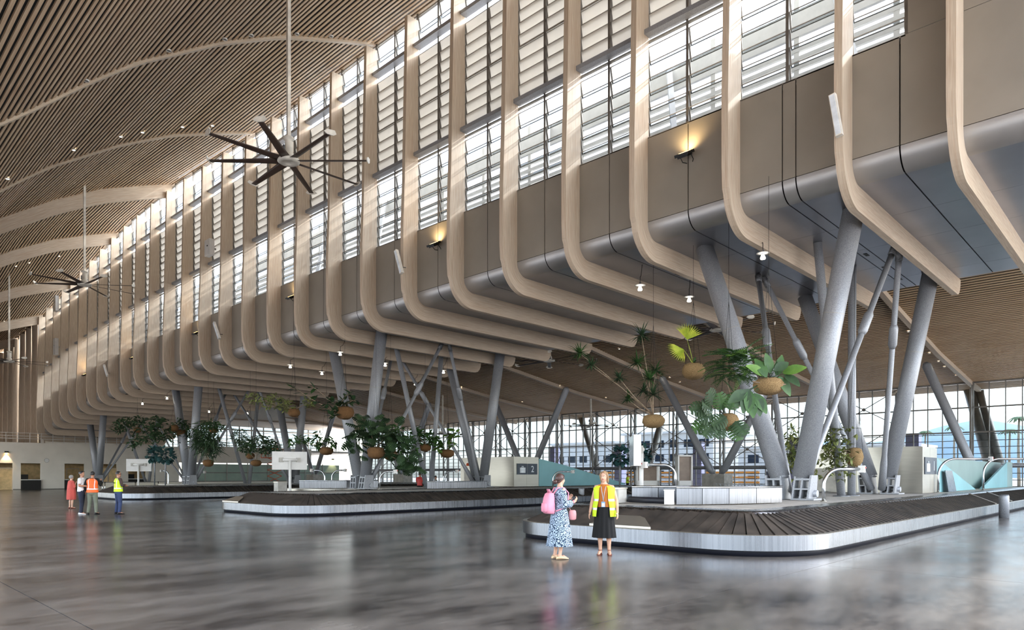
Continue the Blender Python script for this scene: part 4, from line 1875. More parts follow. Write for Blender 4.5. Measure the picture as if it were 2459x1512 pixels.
# ------------------------------------------------------------------ white line speakers and boxes on the ribs
for i, (x0, y0, x1, y1) in enumerate(((1999, 228, 2016, 326), (951, 601, 965, 656), (514, 774, 527, 813), (250, 876, 258, 903))):
    a = Vector(px_v(x0, y0, V0 - .98))
    b = Vector(px_v(x1, y1, V0 - .98))
    L = (a - b).length
    t = thing('line_speaker', f'slim white tilted line speaker on a timber rib, {ORD[i]} from the right', 'speaker', b)
    d = (a - b)
    mb = MB()
    mb.beam((0, 0, 0), d, .17, .14, 0, (1, 0, 0))
    mb.build('case', 'fan_white', t)
    mb = MB()
    n = d.normalized()
    mb.beam(n * .03 + Vector((-.075, 0, 0)), d - n * .03 + Vector((-.075, 0, 0)), .13, .012, 0, (1, 0, 0))
    mb.build('grille', 'sign_white', t)
    mb = MB()
    mb.tube([d * .3 + Vector((.05, 0, 0)), d * .3 + Vector((.3, -.03, 0))], .02, 6)
    mb.build('bracket', 'frame_steel', t)
for i, (x, y, w, h, vv) in enumerate(((503, 595, .8, 1.05, V0 - .95), (135, 729, .85, 1.6, V0 - .9), (134, 832, .8, 1.7, V0 - .9))):
    v, u, z = px_v(x, y, vv)
    t = thing('access_point', ('white square box with a dark dot on a rib left of the big fan', 'white box high on a far rib at left', 'white box with a blue mark on a far rib at left')[i], 'wall box', (v, u, z))
    mb = MB()
    mb.box((-.16, -w / 2, -h / 2), (.16, w / 2, h / 2))
    mb.build('case', 'white_paint', t)
    mb = MB()
    mb.cbox((-.17, -.05, .1), (.02, .12, .08))
    mb.build('sensor', 'dark_glass' if i != 2 else 'teal_panel', t)
    mb = MB()
    mb.beam((.16, 0, 0), (.42, 0, 0), .1, .1)
    mb.build('bracket', 'frame_light', t)

# ------------------------------------------------------------------ pendant bulbs
PB = [(1537, 697), (1655, 724), (1832, 622), (817, 853), (697, 883), (773, 899), (925, 879), (1065, 896), (342, 971), (424, 981),
      (480, 968), (502, 990), (594, 994), (618, 990), (401, 958), (997, 924)]
PB.sort(key=lambda q: -q[0])
bulb = MB()
bulb.lathe([(.02, .0), (.075, .0), (.085, .03), (.05, .12), (.035, .16)], n=12)
bulb_d = bulb.mesh('bulb', 'lamp_white')
sh = MB()
sh.lathe([(.03, .22), (.2, .19), (.2, .182), (.04, .2)], n=16)
sh_d = sh.mesh('shade', 'white_paint')
so = MB()
so.lathe([(.035, .15), (.04, .2), (.04, .28), (.015, .3)], n=10)
so_d = so.mesh('socket', 'chrome')
for i, (x, y) in enumerate(PB):
    z = 8.45
    for _ in range(4):
        d = (z - CAM_Z) * FX / (CY0 - y)
        p = px_d(x, y, d)
        z = 8.45 + dz(p[1])
    t = thing('pendant_lamp', f'bare glowing pendant bulb with a small white shade under the gallery, {ORD[i]} from the right', 'lamp', p, 0, 'pendant bulbs under the gallery')
    link('bulb', bulb_d, t)
    link('shade', sh_d, t)
    link('socket', so_d, t)
    mb = MB()
    top = Z_SOF + dz(p[1]) - p[2]
    mb.tube([(0, 0, .29), (.02, .01, .5), (.25, .12, .62), (.6, .3, top)], .012, 5)
    mb.build('cord', 'black_metal', t)

# ------------------------------------------------------------------ recessed downlights
HD = [(207, 191), (405, 119), (540, 92), (603, 83), (713, 80), (795, 85), (18, 427), (177, 358), (290, 326), (342, 316), (438, 303), (510, 300), (38, 638), (70, 630), (142, 614), (10, 770)]
LD = [(2182, 794), (2232, 846), (2254, 866), (2268, 879), (2296, 900), (1487, 836), (1532, 865), (1585, 896), (1632, 916), (1608, 905), (1344, 924), (1370, 934), (1290, 905), (1455, 954), (1254, 964), (1108, 928), (1305, 985), (1183, 968)]
ri = MB()
ri.lathe([(.07, .02), (.10, .02), (.10, -.03), (.08, -.035), (.07, -.01)], n=14, cap=False)
ri_d = ri.mesh('ring', 'white_paint')
le = MB()
le.lathe([(.075, -.01), (.02, -.015)], n=14)
le_on = le.mesh('lens', 'lamp_white')
le_off = le.mesh('lens', 'frame_light')
HD = sorted(HD[:6], key=lambda q: q[0]) + sorted(HD[6:], key=lambda q: q[0])
LD.sort(key=lambda q: -q[0])
for i, (x, y) in enumerate(HD + LD):
    h = ceil_hit(x, y, i >= len(HD))
    if not h:
        continue
    off = i < 6
    lab = f'unlit round downlight along the nearest slender arch, {ORD[i]} from the left' if off else (f'small lit downlight in the high slatted ceiling, {ORD[i - 6]} from the left' if i < len(HD) else f'small lit downlight in the low slatted ceiling, {ORD[i - len(HD)]} from the right')
    t = thing('downlight', lab, 'downlight', (h[0], h[1], h[2] - .03), 0, 'unlit downlights' if off else ('lit downlights of the high ceiling' if i < len(HD) else 'lit downlights of the low ceiling'))
    link('ring', ri_d, t)
    link('lens', le_off if off else le_on, t)

# ------------------------------------------------------------------ wall sconces at the end wall
for i, (x, y) in enumerate(((16, 1087), (800, 1104))):
    v, u, z = px_u(x, y, EU - .2)
    t = thing('wall_sconce', ('small dark wall lamp lighting the end wall at the left edge', 'small dark wall lamp lighting the white parapet wall at centre left')[i], 'wall lamp', (v, EU, z))
    mb = MB()
    mb.box((-.16, -.26, 0), (.16, 0, .2))
    mb.build('housing', 'black_metal', t)
    mb = MB()
    mb.box((-.12, -.22, -.012), (.12, -.04, 0))
    mb.build('lens', 'lamp_warm', t)
    ld = bpy.data.lights.new('sconce', 'SPOT')
    ld.energy = 160
    ld.color = (1, .78, .45)
    ld.spot_size = R(75)
    ld.spot_blend = .4
    ld.shadow_soft_size = .05
    lo = link('sconce_lamp', ld, t, (0, -.16, -.03))
    lo.rotation_euler = Vector((0, -.15, 1)).to_track_quat('Z', 'Y').to_euler()

# ------------------------------------------------------------------ queue posts before the end wall, scissor lift, clock
for i, x in enumerate((246, 252, 325, 380)):
    p = px_u(x, 1160, 70 + i)
    t = thing('queue_post', f'short chrome queue barrier post behind the third carousel, {ORD[i]} from the left', 'post', (p[0], p[1], 0), 0, 'chrome queue posts')
    mb = MB()
    mb.lathe([(.035, .02), (.035, .95)], n=10)
    mb.build('shaft', 'chrome', t)
    mb = MB()
    mb.lathe([(.17, 0), (.17, .02), (.05, .04)], n=12)
    mb.build('base', 'chrome', t)
    mb = MB()
    mb.lathe([(.045, .9), (.045, 1.0)], n=10)
    mb.build('belt_cassette', 'black_metal', t)
v, u, z = px_u(112, 1105, EU)
t = thing('wall_clock', 'faint round white clock on the end wall above the counter', 'clock', (v, EU, z))
mb = MB()
mb.tube([(0, -.04, 0), (0, 0, 0)], .22, 20)
mb.build('face', 'white_paint', t)
mb = MB()
mb.tube([(.23 * math.cos(a), -.04, .23 * math.sin(a)) for a in [2 * math.pi * k / 20 for k in range(21)]], .015, 6)
mb.build('bezel', 'frame_light', t)
p = px_u(655, 1075, 86)
t = thing('scissor_lift', 'orange scissor lift behind the second signboard', 'lift', (p[0], p[1], 0))
mb = MB()
mb.box((-1.2, -.6, .2), (1.2, .6, .7))
mb.build('chassis', 'orange_paint', t)
mb = MB()
for k in range(4):
    mb.beam((-1, -.5, .7 + k * .8), (1, -.5, 1.5 + k * .8), .1, .06)
    mb.beam((1, -.5, .7 + k * .8), (-1, -.5, 1.5 + k * .8), .1, .06)
mb.build('scissor_arms', 'orange_paint', t)
mb = MB()
for a in (-1.3, 1.3):
    for b in (-.6, .6):
        mb.beam((a, b, 3.9), (a, b, 5.1), .06, .06)
for zz in (4.5, 5.1):
    for b in (-.6, .6):
        mb.beam((-1.3, b, zz), (1.3, b, zz), .06, .06)
mb.box((-1.3, -.6, 3.86), (1.3, .6, 3.95))
mb.build('basket', 'orange_paint', t)
for a in (-.8, .8):
    for b in (-.55, .55):
        mb = MB()
        mb.tube([(a, b - .06, .2), (a, b + .06, .2)], .2, 12)
        mb.build('wheel', 'black_metal', t)
# ------------------------------------------------------------------ hanging plants
noise_mat('coir', (112, 88, 56), (176, 146, 102), 0.95, nscale=60, detail=6, bump=0.9)
noise_mat('coir_dark', (88, 62, 36), (138, 100, 60), 0.95, nscale=60, detail=6, bump=0.9)


def leaf_mat(name, c1, c2, rough=.6):
    m = noise_mat(name, c1, c2, rough, nscale=3)
    m.node_tree.nodes['Principled BSDF'].inputs['Subsurface Weight'].default_value = 0.0
    return m


leaf_mat('leaf_dark', (35, 57, 35), (60, 88, 51))
leaf_mat('leaf_mid', (38, 73, 32), (67, 105, 46))
leaf_mat('leaf_bright', (67, 105, 36), (104, 140, 56))
leaf_mat('leaf_yellow', (150, 172, 50), (206, 208, 90))
leaf_mat('leaf_teal', (35, 73, 76), (67, 110, 108))
leaf_mat('leaf_olive', (78, 92, 44), (142, 148, 84))
noise_mat('bark', (132, 112, 92), (168, 148, 126), 0.9, nscale=14)


def leaf_ovate(L, W, fold=.18, droop=.15, n=6):
    mb = MB()
    rows = []
    for k in range(n + 1):
        t = k / n
        w = W * math.sin(math.pi * min(1, t * .93 + .04)) ** .8 * (1 - .25 * t)
        z = -droop * L * t * t
        rows.append([(-w / 2, L * t, z + fold * w / 2), (0, L * t, z), (w / 2, L * t, z + fold * w / 2)])
    vs = [p for r in rows for p in r]
    fs = []
    for k in range(n):
        for j in range(2):
            fs.append((k * 3 + j, k * 3 + j + 1, k * 3 + 4 + j, k * 3 + 3 + j))
    mb.add(vs, fs, 0, True)
    return mb


def leaf_monstera(L, W):
    """split leaf: lobes either side of the midrib"""
    mb = MB()
    n = 6
    for s in (-1, 1):
        for k in range(n):
            t0 = .06 + .88 * k / n
            t1 = t0 + .88 / n * .72
            w0 = W / 2 * (math.sin(math.pi * (t0 * .8 + .16)))
            w1 = W / 2 * (math.sin(math.pi * (t1 * .8 + .16)))
            f = .12
            vs = [(0, L * (t0 - .02), 0), (s * w0 * .55, L * (t0 + .02), w0 * f * .5), (s * w0, L * (t0 + .07), -w0 * .1), (s * w1 * .98, L * (t1 + .06), -w1 * .12),
                  (s * w1 * .55, L * (t1 + .03), w1 * f * .5), (0, L * t1 + .02, 0)]
            mb.add(vs, [(0, 1, 4, 5), (1, 2, 3, 4)], 0, True)
    mb.add([(-.012, 0, 0), (.012, 0, 0), (.006, L, -.02), (-.006, L, -.02)], [(0, 1, 2, 3)])
    return mb


def leaf_blade(L, W, droop=.4, n=4):
    mb = MB()
    vs = []
    for k in range(n + 1):
        t = k / n
        w = W * (1 - t) ** .6 * (.6 + .4 * min(1, t * 4))
        z = -droop * L * t * t
        vs += [(-w / 2, L * t * (1 - .25 * droop * t), z), (w / 2, L * t * (1 - .25 * droop * t), z)]
    mb.add(vs, [(2 * k, 2 * k + 1, 2 * k + 3, 2 * k + 2) for k in range(n)], 0, True)
    return mb


def frond(L, W, n=12, droop=.35):
    mb = MB()
    pts = []
    for k in range(n + 1):
        t = k / n
        pts.append(Vector((0, L * t * (1 - .2 * droop * t), -droop * L * t * t)))
    mb.tube(pts, [.012 * (1 - .8 * k / n) for k in range(n + 1)], 4)
    for k in range(1, n + 1):
        t = k / n
        w = W * math.sin(math.pi * (t * .82 + .12))
        for s in (-1, 1):
            p = pts[k]
            q = p + Vector((s * w / 2, L * .07, -.02 * L))
            m1 = p + (q - p) * .5 + Vector((0, L * .036, .015))
            m2 = p + (q - p) * .5 + Vector((0, -L * .036, .015))
            mb.add([p, m2, q, m1], [(0, 1, 2, 3)])
    return mb


def fan_leaf(L, n=14, spread=150):
    mb = MB()
    for k in range(n):
        a0 = R(-spread / 2 + spread * k / n)
        a1 = R(-spread / 2 + spread * (k + 1) / n)
        am = (a0 + a1) / 2
        l2 = L * (.85 + .15 * math.cos(am))
        vs = [(0, 0, 0), (math.sin(a0) * L * .6, math.cos(a0) * L * .6, .03), (math.sin(am) * l2, math.cos(am) * l2, -.06 * L), (math.sin(a1) * L * .6, math.cos(a1) * L * .6, .03), (math.sin(am) * L * .6, math.cos(am) * L * .6, -.01)]
        mb.add(vs, [(0, 1, 4), (0, 4, 3), (1, 2, 4), (4, 2, 3)])
    return mb


LEAF = {}


def leafdata(key, fn, mat, name='leaf'):
    if (key, mat) not in LEAF:
        LEAF[(key, mat)] = fn().mesh(name, mat)
    return LEAF[(key, mat)]


def orient(d, up=None, roll=0.0):
    d = Vector(d).normalized()
    up = Vector(up) if up is not None else Vector((0, 0, 1))
    x = d.cross(up)
    if x.length < 1e-3:
        x = d.cross(Vector((1, 0, 0)))
    x.normalize()
    z = x.cross(d).normalized()
    m = Matrix((x, d, z)).transposed()
    return (m @ Matrix.Rotation(roll, 3, 'Y')).to_euler()


def put(name, data, parent, pos, d, s=1.0, roll=0.0, up=None):
    o = link(name, data, parent, pos, orient(d, up, roll))
    o.scale = (s, s, s)
    return o


def append_mesh(dst, src, pos, d, s=1.0, roll=0.0):
    M = orient(d, None, roll).to_matrix() * s
    o = len(dst.v)
    P = Vector(pos)
    dst.v += [tuple(M @ Vector(q) + P) for q in src.v]
    dst.f += [tuple(i + o for i in f) for f in src.f]
    dst.m += src.m
    dst.s += src.s


RND = random.Random(11)


def rdir(zlo=-.4, zhi=.9, flat=1.0):
    a = RND.uniform(0, 2 * math.pi)
    z = RND.uniform(zlo, zhi)
    r = math.sqrt(max(.05, 1 - z * z)) * flat
    return Vector((r * math.cos(a), r * math.sin(a), z))


def moss_ball(t, w, h, mat='coir'):
    mb = MB()
    n, m = 22, 12
    rings = []
    rr = random.Random(int(w * 1000))
    for j in range(m + 1):
        ph = -math.pi / 2 + math.pi * j / m
        ring = []
        for k in range(n):
            th = 2 * math.pi * k / n
            b = 1 + rr.uniform(-.045, .045)
            cz = math.sin(ph)
            cz = cz if cz < .75 else .75 + (cz - .75) * .5
            r_ = max(.03, math.cos(ph)) ** .8
            ring.append((w / 2 * r_ * math.cos(th) * b, w / 2 * r_ * math.sin(th) * b, h / 2 * cz * b))
        rings.append(ring)
    mb.rings(rings, 0, True, True)
    return mb.build('root_ball', mat, t)


def hang(t, h, n=3, spread=.3, top=None):
    z0 = t.location.z
    zt = (Z_SOF + dz(t.location.y) if 20.6 < t.location.x < 33 else (low_z(t.location.x) if t.location.x >= 33 else Z_CYL)) - z0
    for k in range(n):
        a = 2 * math.pi * k / n + .4
        mb = MB()
        mb.tube([(spread * math.cos(a), spread * math.sin(a), h * .2), (0, 0, zt * .55), (0, 0, zt)], .006, 4)
        mb.build('hanging_wire', 'black_metal', t)


def plant(x, y, d, label, w, h, mat='coir'):
    p = px_d(x, y, d)
    t = thing('hanging_plant', label, 'hanging plant', p)
    moss_ball(t, w, h, mat)
    hang(t, h)
    return t, Vector(p)


def rel(t, x, y, d):
    return Vector(px_d(x, y, d)) - t.location


def stem(t, pts, r=.025, mat='bark', name='stem'):
    mb = MB()
    mb.tube(pts, [r * (1 - .6 * k / (len(pts) - 1)) for k in range(len(pts))], 6)
    return mb.build(name, mat, t)


def rosette(t, pos, n, L, W, mat, up=Vector((0, 0, 1)), droop=.5, zlo=-.25):
    mb = MB()
    srcs = [leaf_blade(L, W, droop * .6), leaf_blade(L * .9, W, droop), leaf_blade(L * .8, W, droop * 1.4)]
    for k in range(n):
        d = rdir(zlo, .95)
        append_mesh(mb, srcs[k % 3], (0, 0, 0), d, RND.uniform(.75, 1.1))
    o = mb.build('leaf_rosette', mat, t, pos)
    return o


# --- spiky dracaena over the women
t, P0 = plant(1569, 1010, 24, 'spiky dracaena with several crowns on a straw ball, hanging above the women', .78, .5)
b = Vector((0, 0, .2))
crowns = [(1541, 806, 24.2), (1392, 848, 24.6), (1420, 878, 24.4), (1531, 872, 24.0), (1487, 908, 24.0), (1560, 912, 23.8), (1545, 940, 24.1), (1508, 958, 24.3), (1568, 948, 23.7), (1575, 890, 24.2)]
for i, (x, y, d) in enumerate(crowns):
    c = rel(t, x, y, d)
    mid = b.lerp(c, .5) + Vector((RND.uniform(-.1, .1), RND.uniform(-.1, .1), .1 if c.z > 1.5 else -.05))
    stem(t, [b, b.lerp(mid, .5), mid, c], .028)
    rosette(t, c, 64, .62 if i not in (2, 4, 7) else .45, .06, 'leaf_mid' if i % 2 else 'leaf_dark', droop=.3)

# --- fan palm
t, P0 = plant(1665, 890, 24, 'small yellow green fan palm on a straw ball right of the dracaena', .78, .6)
for (x, y, L, dx, ang) in ((1641, 838, .62, -1, 0), (1650, 815, .66, .3, 0)):
    c = rel(t, x, y, 23.9)
    stem(t, [Vector((0, 0, .2)), c * .5 + Vector((.03, 0, .1)), c], .014, 'leaf_yellow', 'leaf_stalk')
    dirv = rel(t, 1608, 855, 23.6) - c if dx < 0 else rel(t, 1655, 790, 24) - c
    put('fan_leaf', leafdata(('fan', L), lambda: fan_leaf(L, 14, 110), 'leaf_yellow', 'fan_leaf'), t, c, dirv, 1.0, up=(-SA, -CA, .3))
for k in range(9):
    d = rdir(.1, .9)
    put('leaf', leafdata('small', lambda: leaf_ovate(.16, .09), 'leaf_mid'), t, Vector((0, 0, .26)) + d * .06, d, RND.uniform(.7, 1.2))

# --- big leaved philodendron in front of the near V column
t, P0 = plant(1846, 926, 19.6, 'large leaved philodendron on a wide straw ball before the near V column', .86, .52)
big = [(1865, 900, 1880, 852), (1880, 895, 1925, 880), (1885, 900, 1912, 915), (1870, 905, 1890, 930), (1850, 895, 1845, 860), (1835, 900, 1815, 885), (1860, 890, 1900, 862), (1840, 905, 1828, 880)]
for i, (x, y, x2, y2) in enumerate(big):
    a, c = rel(t, x, y, 19.5 - .05 * i), rel(t, x2, y2, 19.3 - .1 * (i % 3))
    stem(t, [Vector((0, 0, .2)), a], .012, 'leaf_mid', 'leaf_stalk')
    put('leaf', leafdata('philo', lambda: leaf_ovate(.62, .36, .2, .2), ('leaf_mid', 'leaf_bright', 'leaf_dark', 'leaf_mid')[i % 4]), t, a, c - a, .9 + .1 * (i % 2), up=(-SA, -CA, .5))
low = [(1800, 935, 1768, 972), (1800, 938, 1800, 985), (1795, 940, 1785, 1005), (1810, 945, 1838, 980), (1815, 945, 1830, 1000), (1800, 950, 1815, 1010), (1792, 938, 1760, 958)]
for i, (x, y, x2, y2) in enumerate(low):
    a, c = rel(t, x, y, 19.3), rel(t, x2, y2, 19.1 - .08 * (i % 3))
    stem(t, [Vector((-.15, .1, .1)), a], .012, 'leaf_dark', 'leaf_stalk')
    put('leaf', leafdata('philo', None, ('leaf_dark', 'leaf_mid')[i % 2]) if ('philo', ('leaf_dark', 'leaf_mid')[i % 2]) in LEAF else leafdata('philo', lambda: leaf_ovate(.62, .36, .2, .2), 'leaf_dark'), t, a, c - a, 1.05, up=(-SA, -CA, .3))
mb = MB()
mb.tube([(-.5, .25, .1), (-.2, -.2, -.02), (0, -.45, .0), (.14, -.44, .02)], .02, 6)
mb.build('aerial_root', 'bark', t)

# --- monstera with a feathery tree crown above
t, P0 = plant(1750, 1012, 21.5, 'monstera with split leaves and a feathery crown, left of the near V column', .62, .6)
mons = [(1712, 985, 1690, 972), (1715, 1000, 1668, 1000), (1705, 1012, 1670, 1030), (1715, 1015, 1692, 1045), (1735, 1020, 1722, 1040), (1760, 1015, 1772, 1045), (1765, 1010, 1785, 1035), (1700, 975, 1660, 985), (1735, 985, 1730, 960), (1715, 970, 1705, 945), (1745, 1000, 1715, 1018), (1750, 985, 1760, 960)]
for i, (x, y, x2, y2) in enumerate(mons):
    a, c = rel(t, x, y, 21.3 - .05 * (i % 4)), rel(t, x2, y2, 21.0 + .1 * (i % 3))
    stem(t, [Vector((0, 0, .15)), Vector((0, 0, .15)).lerp(a, .6) + Vector((0, 0, .05)), a], .012, 'leaf_dark', 'leaf_stalk')
    put('leaf', leafdata('mons', lambda: leaf_monstera(.62, .58), ('leaf_dark', 'leaf_mid')[i % 3 == 2]), t, a, c - a, 1.0, up=(-SA, -CA, .4))
tr = [Vector((0, 0, .2)), rel(t, 1758, 960, 21.4), rel(t, 1742, 905, 21.5), rel(t, 1760, 880, 21.6)]
stem(t, tr, .03)
for i in range(84):
    c = rel(t, RND.uniform(1710, 1825), RND.uniform(835, 925), RND.uniform(20.8, 22.2))
    o = tr[3].lerp(c, .7)
    dv = rdir(-.3, .5) + (c - tr[3]) * .5
    put('frond', leafdata('fr', lambda: frond(.75, .40, 13, .3), ('leaf_mid', 'leaf_dark', 'leaf_bright')[i % 5 if i % 5 < 3 else 0], 'frond'), t, o, dv, RND.uniform(.7, 1.15))
for (x, y) in ((1815, 800), (1838, 845), (1700, 872), (1845, 830), (1690, 880)):
    c = rel(t, x, y, 21.4)
    o = tr[3].lerp(c, .3)
    put('frond', leafdata('fr', None, 'leaf_mid'), t, o, c - o, (c - o).length / .72)

# --- variegated schefflera low behind the V column
t, P0 = plant(2052, 1096, 25.5, 'variegated schefflera bush hanging low between the near V columns', .6, .75)
br = []
for i in range(9):
    c = rel(t, RND.uniform(1895, 2045), RND.uniform(1040, 1140), RND.uniform(24.6, 25.6))
    stem(t, [Vector((-.1, 0, .2)), c * .5 + Vector((0, 0, .12)), c], .012)
sch = MB()
for i in range(300):
    s = RND.random()
    x = RND.gauss(2005, 24) if s < .72 else RND.gauss(1903, 9)
    y = RND.gauss(1088, 30) if s < .72 else RND.gauss(1085, 28)
    c = rel(t, x, max(1028, min(1150, y)), RND.uniform(24.4, 25.6))
    d0 = rdir(-.6, .5)
    for k in range(5):
        append_mesh(sch, leaf_ovate(.24, .1, .1, .1, 3), c, d0 + rdir(-.5, .5) * .8, RND.uniform(.7, 1.1))
tag(sch.build('foliage', 'leaf_olive', t), kind='stuff')

# --- rubber plant by the second V column
t, P0 = plant(828, 990, 36.5, 'rubber plant with long leafy branches across the second V column', .95, .75, 'coir_dark')
brs = [[(800, 985), (760, 965), (712, 935), (690, 925)], [(810, 975), (790, 960), (762, 935), (740, 925)], [(820, 965), (830, 950), (842, 945)], [(815, 985), (790, 985), (770, 975)], [(830, 970), (850, 960), (856, 965)], [(812, 990), (800, 1000), (792, 995)]]
for bi, bp in enumerate(brs):
    pts = [Vector((0, 0, .15))] + [rel(t, x, y, 36.2 - .2 * k) for k, (x, y) in enumerate(bp)]
    stem(t, pts, .03)
    for k in range(24):
        i = RND.randrange(1, len(pts))
        f = RND.random()
        c = pts[i - 1].lerp(pts[i], f) if i > 1 or f > .6 else pts[i]
        d = rdir(-.5, .9)
        put('leaf', leafdata('rub', lambda: leaf_ovate(.42, .24, .15, .12), ('leaf_dark', 'leaf_mid')[k % 4 == 0]), t, c, d, RND.uniform(.7, 1.1))

# --- looser plants, their leaves too small to pick apart
def bush(x, y, d, label, w, h, blobs, leaf, mat, n, mat2='coir_dark', L=.22, W=.1):
    t, P0 = plant(x, y, d, label, w, h, mat2)
    for (bx_, by_, rx, ry) in blobs:
        c = rel(t, bx_, by_, d)
        stem(t, [Vector((0, 0, h * .3)), c * .5 + Vector((0, 0, .05)), c], .025)
    mb = MB()
    tot = sum(b_[2] * b_[3] for b_ in blobs)
    src = {'o': leaf_ovate(L, W, .12, .15, 3), 'm': leaf_monstera(L, W), 'b': leaf_blade(L, W, .5, 3)}[leaf]
    for (bx_, by_, rx, ry) in blobs:
        k = max(6, int(n * rx * ry / tot))
        for _ in range(k):
            a, q = RND.uniform(0, 2 * math.pi), math.sqrt(RND.random())
            c = rel(t, bx_ + rx * q * math.cos(a), by_ + ry * q * math.sin(a), d + RND.uniform(-1, 1) * rx * d / FX)
            append_mesh(mb, src, c, rdir(-.8, .7), RND.uniform(.7, 1.2), RND.uniform(-1, 1))
    tag(mb.build('foliage', mat, t), kind='stuff')
    return t


bush(706, 990, 38, 'airy small leaved branch on a brown ball left of the rubber plant', .65, .5, [(660, 965, 34, 18), (612, 955, 22, 12), (690, 975, 20, 14), (740, 965, 14, 16)], 'o', 'leaf_olive', 420, L=.2, W=.09)
bush(784, 1082, 40, 'cactus-like plant on a brown ball behind the left leg of the second V column', .8, .5, [(765, 1055, 12, 20), (790, 1062, 12, 14), (720, 1058, 30, 10)], 'o', 'leaf_mid', 190, L=.32, W=.13)
bush(903, 1086, 37, 'dense monstera mass behind the right leg of the second V column', .95, .7, [(858, 1060, 22, 40), (925, 1045, 45, 36), (885, 1020, 30, 18), (960, 1090, 34, 38), (985, 1115, 22, 26)], 'm', 'leaf_dark', 170, L=.62, W=.5)
bush(938, 1092, 38.5, 'leafy plant with a brown ball low inside the monstera mass', .8, .6, [(950, 1040, 30, 22), (975, 1070, 30, 22), (925, 1060, 25, 25)], 'o', 'leaf_mid', 260, L=.34, W=.13)
bush(1021, 1074, 42, 'green plant on a square brown ball between the thin tie rods', .75, .5, [(1022, 1052, 26, 16), (1000, 1040, 18, 14), (1040, 1060, 20, 10)], 'o', 'leaf_mid', 240, L=.32, W=.14)
bush(1074, 1088, 42, 'small plant with few broad leaves on a brown ball left of the number two box', .85, .55, [(1060, 1078, 12, 16), (1082, 1055, 12, 18), (1090, 1040, 8, 8)], 'o', 'leaf_bright', 60, L=.5, W=.26)
bush(615, 1111, 46, 'little tree with dark leaves on a brown ball left of the second signboard', .7, .45, [(620, 1065, 36, 22), (590, 1075, 18, 16), (650, 1070, 20, 16)], 'o', 'leaf_dark', 460, L=.3, W=.12)
bush(601, 1094, 48, 'narrow leaved plant on a brown ball behind the little tree', .6, .45, [(575, 1045, 18, 18), (590, 1060, 18, 14), (655, 1080, 22, 12)], 'b', 'leaf_dark', 420, L=.5, W=.06)
bush(500, 1111, 50, 'grassy palm with drooping leaves on a brown ball right of the third V column', .75, .55, [(495, 1040, 30, 32), (505, 1070, 26, 26), (480, 1055, 18, 26)], 'b', 'leaf_dark', 1000, L=.75, W=.07)
bush(513, 1032, 54, 'small leafy plant on a dark ball just above the grassy palm', .7, .5, [(512, 1018, 16, 10), (525, 1025, 12, 8)], 'o', 'leaf_mid', 130, L=.3, W=.14)
bush(418, 1027, 56, 'spreading leafy branches on a brown ball at the third V column', .7, .6, [(385, 1030, 30, 26), (350, 1045, 34, 24), (375, 1008, 26, 12), (400, 1045, 18, 18), (432, 1012, 12, 10)], 'o', 'leaf_dark', 430, L=.42, W=.17)
bush(436, 1040, 57, 'dark plant half hidden behind the third V column', .8, .8, [(440, 1025, 14, 14), (446, 1048, 12, 16)], 'o', 'leaf_dark', 160, L=.38, W=.16)
bush(330, 1032, 60, 'long leafy branch reaching left below the gallery ribs', .6, .5, [(300, 1015, 26, 14), (285, 1030, 16, 10), (330, 1010, 20, 12), (322, 1065, 10, 14)], 'o', 'leaf_dark', 300, L=.38, W=.15)
for i, (x, y, d, r_, lab) in enumerate(((371, 1090, 52, .5, 'smaller teal leaved topiary ball right of the white signboard at left'), (397, 1091, 51, .6, 'rounder teal leaved topiary ball at the third V column'), (1488, 1095, 40, .5, 'teal leaved topiary ball left of the edge-on signboard'), (1538, 1092, 40, .52, 'teal leaved topiary ball right of the edge-on signboard'))):
    p = px_d(x, y, d)
    t = thing('topiary_ball', lab, 'topiary', p)
    mb = MB()
    for _ in range(170):
        d0 = rdir(-.95, .95)
        append_mesh(mb, leaf_ovate(.34, .3, .1, .1, 3), d0 * r_ * RND.uniform(.7, 1), (d0 + rdir(-.8, .8) * .9), RND.uniform(.7, 1.1))
    tag(mb.build('foliage', 'leaf_teal', t), kind='stuff')
    mb = MB()
    mb.tube([(0, 0, 0), (.02, 0, -.8), (0, 0, -p[2] + (.88 if i < 2 else 0))], .05, 8)
    mb.build('stem', 'galvanised_dark', t)
# ------------------------------------------------------------------ people
plain('skin', (206, 160, 134), 0.5, var=.03, nscale=8)
plain('skin_tan', (176, 126, 100), 0.5, var=.03, nscale=8)
noise_mat('hair_brown', (52, 34, 30), (84, 56, 48), 0.45, scale=(8, 8, 1), nscale=12)
noise_mat('hair_fair', (134, 104, 74), (178, 146, 108), 0.5, scale=(8, 8, 1), nscale=12)
noise_mat('hair_grey', (120, 116, 114), (170, 166, 162), 0.6, scale=(8, 8, 1), nscale=12)
noise_mat('hair_black', (26, 22, 22), (46, 40, 38), 0.5, scale=(8, 8, 1), nscale=12)
plain('vest_yellow', (214, 246, 30), 0.6, var=.03)
plain('vest_orange', (248, 104, 36), 0.6, var=.03)
plain('reflective', (206, 208, 214), 0.35, 0.2)
plain('rust_top', (176, 100, 32), 0.8)
plain('black_cloth', (8, 8, 9), 0.85, var=.15)
plain('white_cloth', (224, 222, 222), 0.8)
plain('navy_cloth', (34, 38, 54), 0.85, var=.12)
plain('jeans', (50, 62, 96), 0.85, var=.12)
plain('khaki', (112, 116, 100), 0.85, var=.08)
plain('red_cloth', (196, 84, 74), 0.8, var=.06)
plain('brown_shirt', (78, 62, 58), 0.85, var=.1)
plain('pink_bag', (232, 148, 170), 0.7, var=.05)
plain('pink_purse', (206, 140, 142), 0.6)
plain('brown_leather', (110, 54, 36), 0.5)
plain('gold_leather', (206, 176, 140), 0.35, .3)
plain('lip', (176, 100, 96), 0.5)
